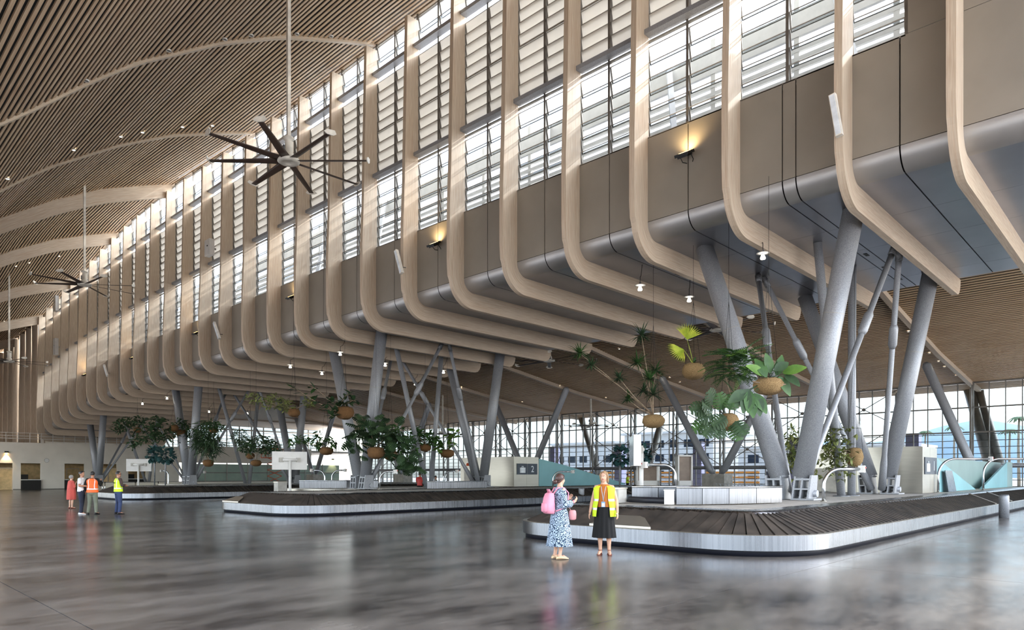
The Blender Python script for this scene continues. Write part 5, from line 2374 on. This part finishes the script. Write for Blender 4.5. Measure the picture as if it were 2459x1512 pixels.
plain('eye_white', (226, 222, 218), 0.3)
plain('eye_dark', (50, 44, 40), 0.3)
plain('badge_blue', (120, 160, 206), 0.4)
plain('lanyard', (176, 180, 186), 0.6)


def floral():
    m, nt, b = new_mat('floral_cloth')
    L = nt.links.new
    tc = nt.nodes.new('ShaderNodeTexCoord')
    v = nt.nodes.new('ShaderNodeTexVoronoi')
    v.inputs['Scale'].default_value = 15
    v2 = nt.nodes.new('ShaderNodeTexVoronoi')
    v2.feature = 'DISTANCE_TO_EDGE'
    v2.inputs['Scale'].default_value = 26
    L(tc.outputs['Object'], v.inputs['Vector'])
    L(tc.outputs['Object'], v2.inputs['Vector'])
    w = nt.nodes.new('ShaderNodeMath')
    w.operation = 'SINE'
    m1 = nt.nodes.new('ShaderNodeMath')
    m1.operation = 'MULTIPLY'
    m1.inputs[1].default_value = 19
    L(v.outputs['Distance'], m1.inputs[0])
    L(m1.outputs[0], w.inputs[0])
    ad = nt.nodes.new('ShaderNodeMath')
    ad.operation = 'MULTIPLY_ADD'
    ad.inputs[1].default_value = 3.0
    L(v2.outputs['Distance'], ad.inputs[0])
    L(w.outputs[0], ad.inputs[2])
    cr = nt.nodes.new('ShaderNodeValToRGB')
    cr.color_ramp.interpolation = 'CONSTANT'
    cr.color_ramp.elements[0].color = rgb((32, 54, 78))
    cr.color_ramp.elements[1].position = .36
    cr.color_ramp.elements[1].color = rgb((176, 194, 214))
    L(ad.outputs[0], cr.inputs['Fac'])
    L(cr.outputs['Color'], b.inputs['Base Color'])
    b.inputs['Roughness'].default_value = .8


floral()


def ellipsoid(mb, c, r, n=14, m=9, rot=None, mi=0):
    rings = []
    for j in range(m + 1):
        ph = -math.pi / 2 + math.pi * j / m
        cr_ = max(.02, math.cos(ph))
        ring = []
        for k in range(n):
            th = 2 * math.pi * k / n
            p = Vector((r[0] * cr_ * math.cos(th), r[1] * cr_ * math.sin(th), r[2] * math.sin(ph)))
            if rot is not None:
                p = rot @ p
            ring.append((p.x + c[0], p.y + c[1], p.z + c[2]))
        rings.append(ring)
    mb.rings(rings, mi, True, True)


def oval(cx, cy, z, rx, ry, n=36, fold=0.0, nf=9, ph=0.0, a0=0.0, a1=360.0, closed=True):
    pts = []
    k_n = n if closed else n + 1
    for k in range(k_n):
        a = R(a0 + (a1 - a0) * k / n)
        f = 1 + fold * math.sin(nf * a + ph)
        pts.append((cx + rx * f * math.cos(a), cy + ry * f * math.sin(a), z))
    return pts


def loft_open(mb, rows, mi_fn=None):
    n = len(rows[0])
    o = len(mb.v)
    mb.v += [tuple(p) for r_ in rows for p in r_]
    for i in range(len(rows) - 1):
        for k in range(n - 1):
            mb.f.append((o + i * n + k, o + i * n + k + 1, o + (i + 1) * n + k + 1, o + (i + 1) * n + k))
            mb.m.append(mi_fn(i, k) if mi_fn else 0)
            mb.s.append(True)


def fuse(mb, voxel, mat, parent, name='body'):
    """weld overlapping limbs into one continuous skin"""
    me = mb.mesh('tmp', mat)
    ob = bpy.data.objects.new('tmp', me)
    COL.objects.link(ob)
    md = ob.modifiers.new('r', 'REMESH')
    md.mode = 'VOXEL'
    md.voxel_size = voxel
    md.use_smooth_shade = True
    sm = ob.modifiers.new('s', 'SMOOTH')
    sm.factor = .5
    sm.iterations = 3
    dg = bpy.context.evaluated_depsgraph_get()
    out = bpy.data.meshes.new_from_object(ob.evaluated_get(dg))
    bpy.data.objects.remove(ob)
    bpy.data.meshes.remove(me)
    out.materials.clear()
    out.materials.append(MATS[mat])
    for p in out.polygons:
        p.use_smooth = True
    return link(name, out, parent)


def hand(mb, w, d, side, curl=.5, fine=True, palm_n=None):
    """palm and five bent fingers; d = direction of the hand, palm_n = where the palm faces"""
    w, d = Vector(w), Vector(d).normalized()
    pn = Vector(palm_n if palm_n is not None else (-side, 0, 0))
    pn = (pn - d * pn.dot(d)).normalized()
    s = d.cross(pn).normalized()
    if s.y < 0:
        s = -s       # s points to the thumb side (forward)
    if not fine:
        ellipsoid(mb, w + d * .07, (.03, .035, .08), 8, 6, Matrix((s, pn, d)).transposed())
        return
    M = Matrix((s, pn, d)).transposed()
    ellipsoid(mb, w + d * .045, (.038, .016, .055), 12, 8, M)
    for i, (o, L) in enumerate(((.027, .072), (.009, .08), (-.009, .075), (-.027, .06))):
        p = w + d * .085 + s * o
        q = p + (d * math.cos(curl * .5) + pn * math.sin(curl * .5)) * L * .45
        r_ = q + (d * math.cos(curl * 1.2) + pn * math.sin(curl * 1.2)) * L * .33
        e = r_ + (d * math.cos(curl * 1.7) + pn * math.sin(curl * 1.7)) * L * .25
        mb.tube([p - d * .02, q, r_, e], [.0095, .009, .008, .0065], 8)
    p = w + d * .03 + s * .03
    q = p + (d * .6 + s * .65 + pn * .25).normalized() * .035
    e = q + (d * .9 + s * .2 + pn * .35).normalized() * .032
    mb.tube([p - s * .02, q, e], [.012, .0105, .008], 8)


class Person:
    """local frame: stands at the origin, faces +Y, right hand on +X"""

    def __init__(self, loc, face, h, label, skin='skin', female=True, voxel=.008, fine=True, hair='hair_brown', cat='person'):
        ang = math.atan2(face[1], face[0]) - math.pi / 2
        self.t = thing('person', label, cat, (loc[0], loc[1], 0), ang)
        self.s = h / 1.70
        self.t.scale = (self.s,) * 3
        self.skin, self.female, self.voxel, self.fine, self.hair = skin, female, voxel, fine, hair

    def body(self, arms, legs, head_turn=0.0, head_tilt=0.0, curls=(.5, .5), palms=(None, None), hand_dirs=(None, None), stoop=0.0):
        mb = MB()
        f = self.female
        T = [(.80, .14, .10), (.88, .165, .115), (.94, .172 if f else .165, .12), (1.03, .145 if f else .155, .105), (1.10, .125 if f else .15, .093 if f else .105), (1.20, .14 if f else .16, .10 if f else .11),
             (1.29, .152 if f else .175, .112), (1.36, .16 if f else .19, .10), (1.41, .14 if f else .165, .08), (1.445, .08, .062), (1.48, .052, .054), (1.56, .05, .052)]
        mb.rings([oval(0, .008 * math.sin(z * 5) + stoop * max(0, z - 1.0), z, rx, ry, 24) for z, rx, ry in T], 0, True, True)
        hr = Matrix.Rotation(head_turn, 3, 'Z') @ Matrix.Rotation(head_tilt, 3, 'X')
        hc = Vector((0, .012 + stoop * .55, 1.585))
        self.hr, self.hc = hr, hc

        def H(p):
            return hc + hr @ Vector(p)
        ellipsoid(mb, H((0, -.01, .035)), (.074, .094, .088), 18, 12, hr)
        ellipsoid(mb, H((0, .028, -.02)), (.056, .062, .078), 16, 10, hr)
        ellipsoid(mb, H((0, .05, -.068)), (.034, .032, .028), 12, 8, hr)
        if self.fine:
            mb.tube([H((0, .082, .03)), H((0, .099, .004)), H((0, .103, -.012)), H((0, .085, -.02))], [.008, .011, .014, .01], 8)
        for s in (-1, 1):
            ellipsoid(mb, H((s * .074, -.005, .0)), (.01, .02, .032), 8, 6, hr)
        for s, (e, w), curl, pal, hd in zip((1, -1), arms, curls, palms, hand_dirs):
            sh = Vector((s * (.165 if f else .185), stoop * .4, 1.385))
            e, w = Vector(e), Vector(w)
            r0 = .045 if f else .054
            mb.tube([Vector((s * .09, stoop * .4, 1.39)), sh, sh.lerp(e, .4), e, e.lerp(w, .3), w, w + (w - e).normalized() * .02], [.055, r0 * 1.1, r0, r0 * .82, r0 * .86, r0 * .56, r0 * .55], 12)
            hand(mb, w, Vector(hd) if hd is not None else (w - e), s, curl, self.fine, pal)
        for s, (k, a, toe) in zip((1, -1), legs):
            hp = Vector((s * .088, 0, .88))
            k, a, toe = Vector(k), Vector(a), Vector(toe)
            mb.tube([hp + Vector((0, 0, .05)), hp, hp.lerp(k, .5), k, k.lerp(a, .28) + Vector((0, -.012, 0)), k.lerp(a, .75), a], [.09, .088, .072, .054, .056, .037, .034], 12)
            mb.tube([a + Vector((0, 0, .02)), a + (a - toe).normalized() * .03 + Vector((0, 0, -.035)), a.lerp(toe, .5) + Vector((0, 0, .01)), toe], [.034, .036, .036, .022], 10)
        self.b = fuse(mb, self.voxel, self.skin, self.t)
        return self.b

    def face(self):
        H = lambda p: self.hc + self.hr @ Vector(p)
        for s in (-1, 1):
            mb = MB()
            ellipsoid(mb, H((s * .030, .079, .018)), (.013, .008, .0075), 10, 6, self.hr)
            e = mb.build('eye', 'eye_white', self.t)
            mb = MB()
            ellipsoid(mb, H((s * .030, .0855, .018)), (.0062, .004, .0065), 8, 6, self.hr)
            mb.build('iris', 'eye_dark', e)
            mb = MB()
            mb.tube([H((s * .014, .086, .034)), H((s * .03, .086, .040)), H((s * .047, .074, .035))], [.003, .004, .002], 6)
            mb.build('eyebrow', self.hair, self.t)
        mb = MB()
        mb.tube([H((-.024, .078, -.046)), H((-.008, .090, -.041)), H((0, .091, -.043)), H((.008, .090, -.041)), H((.024, .078, -.046))], [.002, .005, .005, .005, .002], 6)
        mb.tube([H((-.02, .079, -.05)), H((0, .090, -.054)), H((.02, .079, -.05))], [.002, .0055, .002], 6)
        mb.build('lips', 'lip', self.t)

    def hair_cap(self, low=.02, back=.0, grow=1.09, front=.035, name='hair'):
        """scalp shell: covers crown and back, leaves the face open"""
        H = lambda p: self.hc + self.hr @ Vector(p)
        mb = MB()
        n, m = 28, 9
        rows = []
        for j in range(m + 1):
            row = []
            for k in range(n + 1):
                th = 2 * math.pi * k / n
                fr = max(0.0, math.sin(th)) ** 1.3
                zlow = (-low * (1 - fr)) + fr * (front + .03)
                zl = zlow / .096
                ph0 = math.asin(max(-.95, min(.95, zl)))
                ph = ph0 + (math.pi / 2 - ph0) * j / m
                c = math.cos(ph)
                w = 1 + .015 * math.sin(th * 9 + j)
                row.append(H((.074 * grow * c * math.cos(th) * w, -.01 + (.094 * grow * c * math.sin(th)) * w - (back if math.sin(th) < 0 else 0) * c, .035 + .092 * grow * math.sin(ph))))
            rows.append(row)
        loft_open(mb, rows)
        return mb.build(name, self.hair, self.t)

    def lock(self, pts, r, name='hair_lock'):
        H = lambda p: self.hc + self.hr @ Vector(p)
        mb = MB()
        mb.tube([H(p) for p in pts], r, 10)
        return mb.build(name, self.hair, self.t)

    def tube_part(self, name, pts, r, mat, n=14):
        mb = MB()
        mb.tube(pts, r, n)
        return mb.build(name, mat, self.t)

    def loft_part(self, name, rings, mat, mats=None, mi=None):
        mb = MB()
        loft_open(mb, [r_ + [r_[0]] for r_ in rings], mi)
        return mb.build(name, mats or mat, self.t)

    def trousers(self, legs, mat, top=1.02, cuff=.07):
        mb = MB()
        mb.rings([oval(0, 0, z, rx, ry, 24) for z, rx, ry in ((top, .165, .118), (.94, .18, .132), (.86, .185, .135), (.79, .16, .12))], 0, True, True)
        for s, (k, a, toe) in zip((1, -1), legs):
            hp = Vector((s * .09, 0, .86))
            k, a = Vector(k), Vector(a)
            e = a + (k - a).normalized() * (cuff - .04)
            mb.tube([hp + Vector((0, 0, .06)), hp, hp.lerp(k, .55), k, k.lerp(e, .5), e, e + (a - k).normalized() * .03], [.095, .1, .088, .072, .066, .06, .062], 14)
        return fuse(mb, max(self.voxel, .012), mat, self.t, 'trousers')

    def shirt(self, arms, mat, sleeve=1.0, z0=.92, name='shirt', grow=1.0):
        mb = MB()
        f = self.female
        T = [(z0, .178, .13), (1.03, .165, .122), (1.12, .16, .118), (1.22, .168, .122), (1.30, .178 if f else .19, .128), (1.37, .178 if f else .2, .11), (1.42, .13, .085), (1.455, .072, .07)]
        mb.rings([oval(0, .008 * math.sin(z * 5), z, rx * grow, ry * grow, 26, .012, 7, z * 9) for z, rx, ry in T], 0, True, True)
        for s, (e, w) in zip((1, -1), arms):
            sh = Vector((s * (.165 if f else .185), 0, 1.385))
            e, w = Vector(e), Vector(w)
            if sleeve <= .5:
                pts = [Vector((s * .08, 0, 1.38)), sh, sh.lerp(e, sleeve * 2 * .8)]
                rs = [.075, .072, .07]
            else:
                pts = [Vector((s * .08, 0, 1.38)), sh, sh.lerp(e, .5), e, e.lerp(w, .5), e.lerp(w, .95)]
                rs = [.075, .07, .064, .056, .05, .042]
            mb.tube(pts, rs, 12)
        return fuse(mb, max(self.voxel, .011), mat, self.t, name)

    def vest(self, mat, z0=.86, z1=1.42, open_front=0.0, name='vest', flare=1.0):
        zs = [z0 + (z1 - z0) * k / 14 for k in range(15)]
        f = self.female
        g0, g1 = (90 + open_front, 450 - open_front) if open_front else (90, 450)
        rows = []
        for z in zs:
            t = (z - z0) / (z1 - z0)
            rx = interp(z, [.8, 1.0, 1.15, 1.32, 1.38, 1.42, 1.46], [.20 * flare, .195 * flare, .185 * (.5 + .5 * flare), .222 if f else .226, .222 if f else .22, .15, .085])
            ry = interp(z, [.8, 1.0, 1.15, 1.32, 1.38, 1.42, 1.46], [.155 * flare, .148, .142, .142, .118, .092, .08])
            of = open_front * (.6 + .4 * (1 - t)) if open_front else 0
            rows.append(oval(0, .0, z, rx, ry, 44, .012, 8, z * 7, 90 + of, 450 - of, False))
        nk = len(rows[0]) - 1

        def mi(i, k):
            z = zs[i]
            a = 90 + 360 * k / nk
            b1 = abs(z - (z0 + .12)) < .026
            b2 = abs(z - (z0 + .30)) < .026 if name == 'vest' else False
            sx = math.cos(R(a))
            vert = z > z0 + .14 and abs(abs(sx) - .52) < .085 and z < z1
            return 1 if (b1 or b2 or vert and self.braces) else 0
        mb = MB()
        loft_open(mb, rows, mi)
        return mb.build(name, [mat, 'reflective'], self.t)

    braces = True

    def shoe(self, leg, mat, L=.25, name='shoe'):
        k, a, toe = [Vector(p) for p in leg]
        d = (toe - a)
        d.z = 0
        d.normalize()
        s = Vector((-d.y, d.x, 0))
        mb = MB()
        c = Vector((a.x, a.y, 0))
        rows = []
        for (t_, w, h) in ((-.075, .022, .05), (-.05, .036, .085), (.0, .04, .09), (.06, .043, .065), (.12, .046, .05), (.165, .034, .04), (.185, .014, .025)):
            p = c + d * t_
            rows.append([tuple(p + s * (w * math.cos(q)) + Vector((0, 0, max(.004, h / 2 + h / 2 * math.sin(q))))) for q in [2 * math.pi * j / 12 for j in range(12)]])
        mb.rings(rows, 0, True, True)
        return mb.build(name, mat, self.t)


RIGHT = Vector((CA, -SA, 0))
AWAY = Vector((SA, CA, 0))

# --- woman in the yellow vest, facing the viewer
W = Person(px_z(1451, 1332, 0), tuple((-AWAY * .96 - RIGHT * .26)[:2]), 1.715, 'woman with fair hair in a yellow vest and black skirt beside the near carousel', hair='hair_fair', voxel=.0065)
arms = [((.245, -.04, 1.115), (.285, .05, .885)), ((-.245, -.03, 1.115), (-.275, .06, .885))]
legs = [((.085, .02, .47), (.082, -.02, .075), (.10, .14, .022)), ((-.09, .0, .47), (-.095, -.05, .075), (-.13, .10, .022))]
W.body(arms, legs, R(-14), 0, (.35, .45), ((-1, -.2, 0), (1, -.2, 0)))
W.face()
W.hair_cap(low=.03, front=.042)
W.lock([(0, -.09, .02), (.01, -.115, -.04), (.03, -.1, -.1), (.055, -.06, -.15)], [.04, .036, .028, .012], 'ponytail')
for s in (-1, 1):
    W.lock([(s * .05, .03, .105), (s * .079, .02, .05), (s * .08, -.01, -.02), (s * .068, -.03, -.085), (s * .075, -.03, -.12)], [.012, .018, .02, .018, .006])
W.loft_part('top', [oval(0, .01, z, rx, ry, 32, .02, 6, z * 8) for z, rx, ry in ((.985, .165, .125), (1.06, .16, .12), (1.14, .158, .118), (1.23, .162, .122), (1.31, .168, .128), (1.375, .165, .108), (1.42, .13, .085), (1.445, .082, .068))], 'rust_top')
W.loft_part('skirt', [oval(0, .0, z, rx, ry, 64, fo, 13, 0) for z, rx, ry, fo in ((1.06, .138, .105, 0), (1.0, .158, .122, .005), (.92, .18, .14, .012), (.8, .195, .155, .03), (.65, .21, .17, .045), (.5, .225, .185, .055), (.36, .24, .2, .06))], 'black_cloth')
W.braces = False
W.vest('vest_yellow', .79, 1.415, 36, 'vest', 1.22)
W.tube_part('lanyard', [(.05, .03, 1.45), (.045, .12, 1.38), (.02, .145, 1.25), (.0, .15, 1.1), (-.05, .045, 1.45)][:4], [.006] * 4, 'lanyard', 6)
W.tube_part('lanyard', [(-.05, .03, 1.45), (-.042, .12, 1.38), (-.018, .145, 1.25), (.0, .15, 1.1)], [.006] * 4, 'lanyard', 6)
mb = MB()
mb.cbox((.0, .155, 1.04), (.075, .008, .11))
bd = mb.build('badge', 'badge_blue', W.t)
mb = MB()
mb.cbox((.0, .16, 1.03), (.06, .004, .07))
mb.build('badge_card', 'sign_white', bd)
for lg in legs:
    k, a, toe = [Vector(p) for p in lg]
    d = (toe - a)
    d.z = 0
    d.normalize()
    s = Vector((-d.y, d.x, 0))
    mb = MB()
    c = Vector((a.x, a.y, 0))
    pts = [c + d * q + s * w for q, w in ((-.06, .028), (.05, .036), (.12, .04), (.165, .02), (.165, -.02), (.12, -.04), (.05, -.036), (-.06, -.028))]
    n = len(pts)
    mb.add([(p.x, p.y, .0) for p in pts] + [(p.x, p.y, .016) for p in pts], [tuple(range(n))[::-1], tuple(range(n, 2 * n))] + [(i, (i + 1) % n, n + (i + 1) % n, n + i) for i in range(n)])
    mb.box((c.x - .025, c.y - .06, 0), (c.x + .025, c.y - .01, .05))
    sole = mb.build('sandal', 'brown_leather', W.t)
    for (q0, q1, z) in ((.13, .13, .052), (.02, .07, .085), (.07, .02, .085)):
        mb = MB()
        mb.tube([c + d * q0 + s * .046 + Vector((0, 0, .012)), c + d * (q0 + q1) / 2 + Vector((0, 0, z)), c + d * q1 - s * .046 + Vector((0, 0, .012))], .006, 6)
        mb.build('strap', 'brown_leather', sole)
    mb = MB()
    mb.tube([c + Vector((.042 * math.cos(q), .046 * math.sin(q), .10)) for q in [2 * math.pi * j / 14 for j in range(15)]], .006, 6)
    mb.build('ankle_strap', 'brown_leather', sole)

# --- woman in the floral dress with a pink backpack, turned towards the other
V = Person(px_z(1344, 1342, 0), tuple((RIGHT * .93 + AWAY * .36)[:2]), 1.66, 'woman in a navy floral dress with a pink backpack, seen from behind', hair='hair_brown', voxel=.0065)
arms = [((.215, .01, 1.12), (.17, .24, 1.15)), ((-.215, .02, 1.12), (-.13, .24, 1.19))]
legs = [((.075, .02, .47), (.07, -.03, .075), (.09, .12, .022)), ((-.08, .0, .47), (-.085, -.07, .075), (-.10, .08, .022))]
V.body(arms, legs, R(8), R(-6), (.9, .9), ((-.6, 0, .5), (.6, 0, .5)), ((-.1, .5, .5), (.1, .5, .5)))
V.face()
V.hair_cap(low=.05, grow=1.13, front=.05)
H = lambda p: V.hc + V.hr @ Vector(p)
mb = MB()
ellipsoid(mb, H((0, -.115, -.045)), (.052, .046, .048), 14, 9)
mb.build('hair_bun', 'hair_brown', V.t)
for s in (-1, 1):
    V.lock([(s * .04, .05, .10), (s * .075, .02, .03), (s * .06, -.06, -.04), (0, -.1, -.05)], [.014, .02, .022, .02])
V.loft_part('dress', [oval(0, .0, z, rx, ry, 60, fo, 9, z * 2) for z, rx, ry, fo in ((1.45, .08, .07, 0), (1.415, .135, .09, 0), (1.36, .17, .112, .01), (1.28, .165, .125, .012), (1.18, .152, .118, .012), (1.09, .145, .112, .012), (1.0, .175, .14, .02), (.9, .2, .165, .03), (.75, .215, .19, .035), (.55, .235, .22, .04), (.36, .26, .25, .045), (.27, .272, .262, .05))], 'floral_cloth')
mb = MB()
for s, (e, w) in zip((1, -1), arms):
    sh = Vector((s * .15, 0, 1.385))
    e, w = Vector(e), Vector(w)
    mb.tube([Vector((s * .1, 0, 1.38)), sh, sh.lerp(e, .5), e + Vector((0, -.01, -.03)), e.lerp(w, .5) + Vector((0, 0, -.02)), e.lerp(w, .72)], [.06, .064, .072, .088, .08, .062], 14)
fuse(mb, .011, 'floral_cloth', V.t, 'sleeves')
for lg in legs:
    V.shoe(lg, 'gold_leather', name='flat_shoe')
mb = MB()
mb.tube([Vector(arms[0][1]) + Vector((.028 * math.cos(a), -.02, .028 * math.sin(a))) for a in [2 * math.pi * j / 14 for j in range(15)]], .011, 6)
mb.build('watch_band', 'pink_bag', V.t)
# backpack: own thing, worn on her back
bk = thing('backpack', 'pink soft backpack worn by the woman in the floral dress', 'backpack')
bk.matrix_world = V.t.matrix_world
bk.location = V.t.location
bk.rotation_euler = V.t.rotation_euler
bk.scale = V.t.scale
mb = MB()
mb.rings([[(rx * math.copysign(abs(math.cos(a)) ** .6, math.cos(a)), -.235 + oy + ry * math.copysign(abs(math.sin(a)) ** .6, math.sin(a)), z) for a in [2 * math.pi * j / 28 for j in range(28)]]
          for z, rx, ry, oy in ((.915, .10, .06, .01), (.93, .135, .09, 0), (1.0, .15, .105, -.01), (1.12, .148, .10, -.008), (1.24, .138, .085, .0), (1.31, .125, .07, .012), (1.335, .1, .05, .02))], 0, True, True)
mb.build('bag', 'pink_bag', bk)
mb = MB()
mb.rings([[(rx * math.copysign(abs(math.cos(a)) ** .6, math.cos(a)), -.335 + ry * math.copysign(abs(math.sin(a)) ** .6, math.sin(a)), z) for a in [2 * math.pi * j / 20 for j in range(20)]]
          for z, rx, ry in ((.95, .09, .02), (.97, .11, .035), (1.06, .112, .038), (1.12, .105, .03), (1.135, .08, .015))], 0, True, True)
mb.build('front_pocket', 'pink_bag', bk)
for s in (-1, 1):
    mb = MB()
    mb.tube([(s * .06, -.17, 1.31), (s * .09, -.08, 1.43), (s * .105, .05, 1.43), (s * .125, .135, 1.33), (s * .14, .12, 1.15), (s * .16, .0, 1.02), (s * .13, -.15, .97)], .014, 8)
    mb.build('shoulder_strap', 'pink_bag', bk)
    mb = MB()
    mb.tube([(s * .03 - .04, -.22, 1.32), (s * .03 - .035, -.25, 1.40), (s * .03 + .035, -.25, 1.40), (s * .03 + .04, -.22, 1.32)], .009, 6)
    mb.build('top_handle', 'pink_bag', bk)
pu = thing('purse', 'small dusty pink purse hanging at the floral dress', 'purse')
pu.location, pu.rotation_euler, pu.scale = V.t.location, V.t.rotation_euler, V.t.scale
mb = MB()
mb.rings([[(.0 + rx * math.cos(a), .285 + ry * math.sin(a), z) for a in [2 * math.pi * j / 18 for j in range(18)]] for z, rx, ry in ((.78, .03, .05), (.80, .04, .08), (.9, .042, .085), (.96, .036, .075), (.98, .02, .05))], 0, True, True)
mb.build('pouch', 'pink_purse', pu)
mb = MB()
mb.tube([(0, .25, .97), (-.1, .17, 1.18), (-.13, .06, 1.40), (-.02, -.1, 1.42)], .006, 6)
mb.build('strap', 'pink_purse', pu)

# --- group of four at left
stand = [((.095, .02, .47), (.11, -.02, .075), (.14, .14, .022)), ((-.095, .02, .47), (-.11, -.02, .075), (-.14, .14, .022))]

# woman in the red dress
Q = Person(px_z(171, 1221, 0), tuple((RIGHT * .5 + AWAY * .86)[:2]), 1.62, 'grey haired woman in a loose coral red dress, at left of the group', hair='hair_grey', voxel=.014, fine=False)
a = [((.22, .02, 1.12), (.1, .16, 1.3)), ((-.22, .02, 1.12), (-.18, .16, 1.05))]
Q.body(a, stand)
Q.hair_cap(low=.06, grow=1.2, front=.05)
Q.loft_part('dress', [oval(0, 0, z, rx, ry, 48, fo, 7, z) for z, rx, ry, fo in ((1.45, .085, .075, 0), (1.41, .15, .1, 0), (1.34, .195, .14, .01), (1.15, .2, .17, .02), (.95, .215, .19, .03), (.75, .23, .2, .04), (.55, .235, .205, .05), (.47, .225, .2, .05))], 'red_cloth')
mb = MB()
for s, (e, w) in zip((1, -1), a):
    mb.tube([Vector((s * .1, 0, 1.38)), Vector((s * .17, 0, 1.37)), Vector(e), Vector(e).lerp(Vector(w), .35)], [.07, .075, .085, .075], 12)
fuse(mb, .014, 'red_cloth', Q.t, 'sleeves')
for lg in stand:
    Q.shoe(lg, 'brown_leather', name='sandal')

# man in the white T-shirt
Q = Person(px_z(196, 1235, 0), tuple((RIGHT * .97 + AWAY * .2)[:2]), 1.80, 'man in a white T-shirt and dark trousers, seen in profile', 'skin_tan', False, .014, False, 'hair_black')
a = [((.24, .0, 1.13), (.14, .25, 1.12)), ((-.24, .0, 1.13), (-.1, .27, 1.14))]
lg2 = [((.09, .03, .47), (.1, .02, .075), (.12, .18, .022)), ((-.09, -.01, .47), (-.1, -.08, .075), (-.12, .08, .022))]
Q.body(a, lg2)
Q.hair_cap(low=.02, grow=1.06, front=.055)
Q.trousers(lg2, 'navy_cloth')
Q.shirt(a, 'white_cloth', .45, .90, 't_shirt', 1.06)
for lg in lg2:
    Q.shoe(lg, 'white_cloth')
mb = MB()
mb.tube([Q.hc + Vector((-.08, .01, .1)), Q.hc + Vector((-.04, .08, .11)), Q.hc + Vector((.04, .08, .11)), Q.hc + Vector((.08, .01, .1))], .007, 6)
mb.build('sunglasses', 'black_metal', Q.t)

# man in the orange vest, back to the viewer
Q = Person(px_z(222, 1235, 0), tuple((AWAY * .98 - RIGHT * .15)[:2]), 1.78, 'man in an orange vest and grey green trousers, back to the viewer', 'skin_tan', False, .014, False, 'hair_black')
a = [((.28, .05, 1.16), (.2, .28, 1.34)), ((-.27, -.02, 1.14), (-.29, .06, .92))]
lg3 = [((.11, .03, .47), (.15, -.02, .075), (.2, .12, .022)), ((-.11, .02, .47), (-.15, -.02, .075), (-.2, .12, .022))]
Q.body(a, lg3)
Q.hair_cap(low=.05, grow=1.08, front=.05)
Q.trousers(lg3, 'khaki')
Q.shirt(a, 'black_cloth', 1.0, .92, 'shirt', 1.03)
Q.vest('vest_orange', .88, 1.43, 0, 'safety_vest', 1.08)
for lg in lg3:
    Q.shoe(lg, 'black_metal')

# man in the yellow vest with folded arms
Q = Person(px_z(284, 1234, 0), tuple((RIGHT * .62 + AWAY * .78)[:2]), 1.79, 'man in a yellow vest and jeans with folded arms, right of the group', 'skin_tan', False, .014, False, 'hair_black')
a = [((.235, .05, 1.14), (.02, .24, 1.17)), ((-.235, .05, 1.14), (.0, .25, 1.13))]
Q.body(a, lg3, R(-35))
Q.hair_cap(low=.03, grow=1.06, front=.055)
Q.trousers(lg3, 'jeans')
Q.shirt(a, 'brown_shirt', 1.0, .92, 'shirt', 1.03)
Q.vest('vest_yellow', .90, 1.43, 0, 'safety_vest', 1.04)
for lg in lg3:
    Q.shoe(lg, 'black_metal')
Hq = lambda p: Q.hc + Q.hr @ Vector(p)
mb = MB()
mb.tube([Hq((-.078, -.02, .02)), Hq((-.07, .07, .02)), Hq((0, .098, .02)), Hq((.07, .07, .02)), Hq((.078, -.02, .02))], .012, 6)
mb.build('glasses', 'black_metal', Q.t)
ltr = extrude_text('AEROLIS', .085, 'vest_lettering', 'black_cloth', None, (0, 0, 0), (0, 0, 0)) if False else None
mb = MB()
for k in range(6):
    mb.cbox((-.075 + k * .03, -.155 - .004 * (k in (2, 3)), 1.25), (.018, .006, .03))
mb.build('vest_print', 'black_cloth', Q.t)

# --- distant workers
def worker(x, y, d, face, h, label, top, low_, z0=0.0, stoop=0.0, vest=None):
    p = px_d(x, y, d)
    Q = Person(p, face, h, label, 'skin_tan', False, .03, False, 'hair_black')
    Q.t.location.z = z0
    a = [((.24, .04, 1.13), (.2, .22, 1.05)), ((-.24, .04, 1.13), (-.2, .22, 1.05))]
    Q.body(a, stand)
    Q.hair_cap(low=.04, grow=1.08, front=.05)
    Q.trousers(stand, low_)
    Q.shirt(a, top, .45, .92, 't_shirt', 1.06)
    for lg in stand:
        Q.shoe(lg, 'black_metal')


worker(1008, 1160, 44, tuple((AWAY * .9 + RIGHT * .4)[:2]), 1.78, 'distant worker in a red T-shirt left of the number two box', 'red_paint', 'black_cloth', .0)
worker(1046, 1165, 46, tuple((RIGHT * .9)[:2]), 1.6, 'distant worker in grey beside the red shirted one', 'frame_light', 'jeans', .0)
worker(1507, 1150, 58, tuple((RIGHT * .9 - AWAY * .2)[:2]), 1.75, 'distant worker in a lime T-shirt before the far glass wall', 'vest_yellow', 'black_cloth', .0)
for i, (x, c) in enumerate(((665, 'white_cloth'), (762, 'black_cloth'), (776, 'navy_cloth'), (806, 'black_cloth'))):
    worker(x, 1060, 107, tuple((-AWAY)[:2]), 1.75, ('distant person in white on the end deck', 'distant person in black on the end deck, first of three', 'distant person in navy on the end deck', 'distant person in black on the end deck, farthest right')[i], c, 'navy_cloth', DECK - .02)
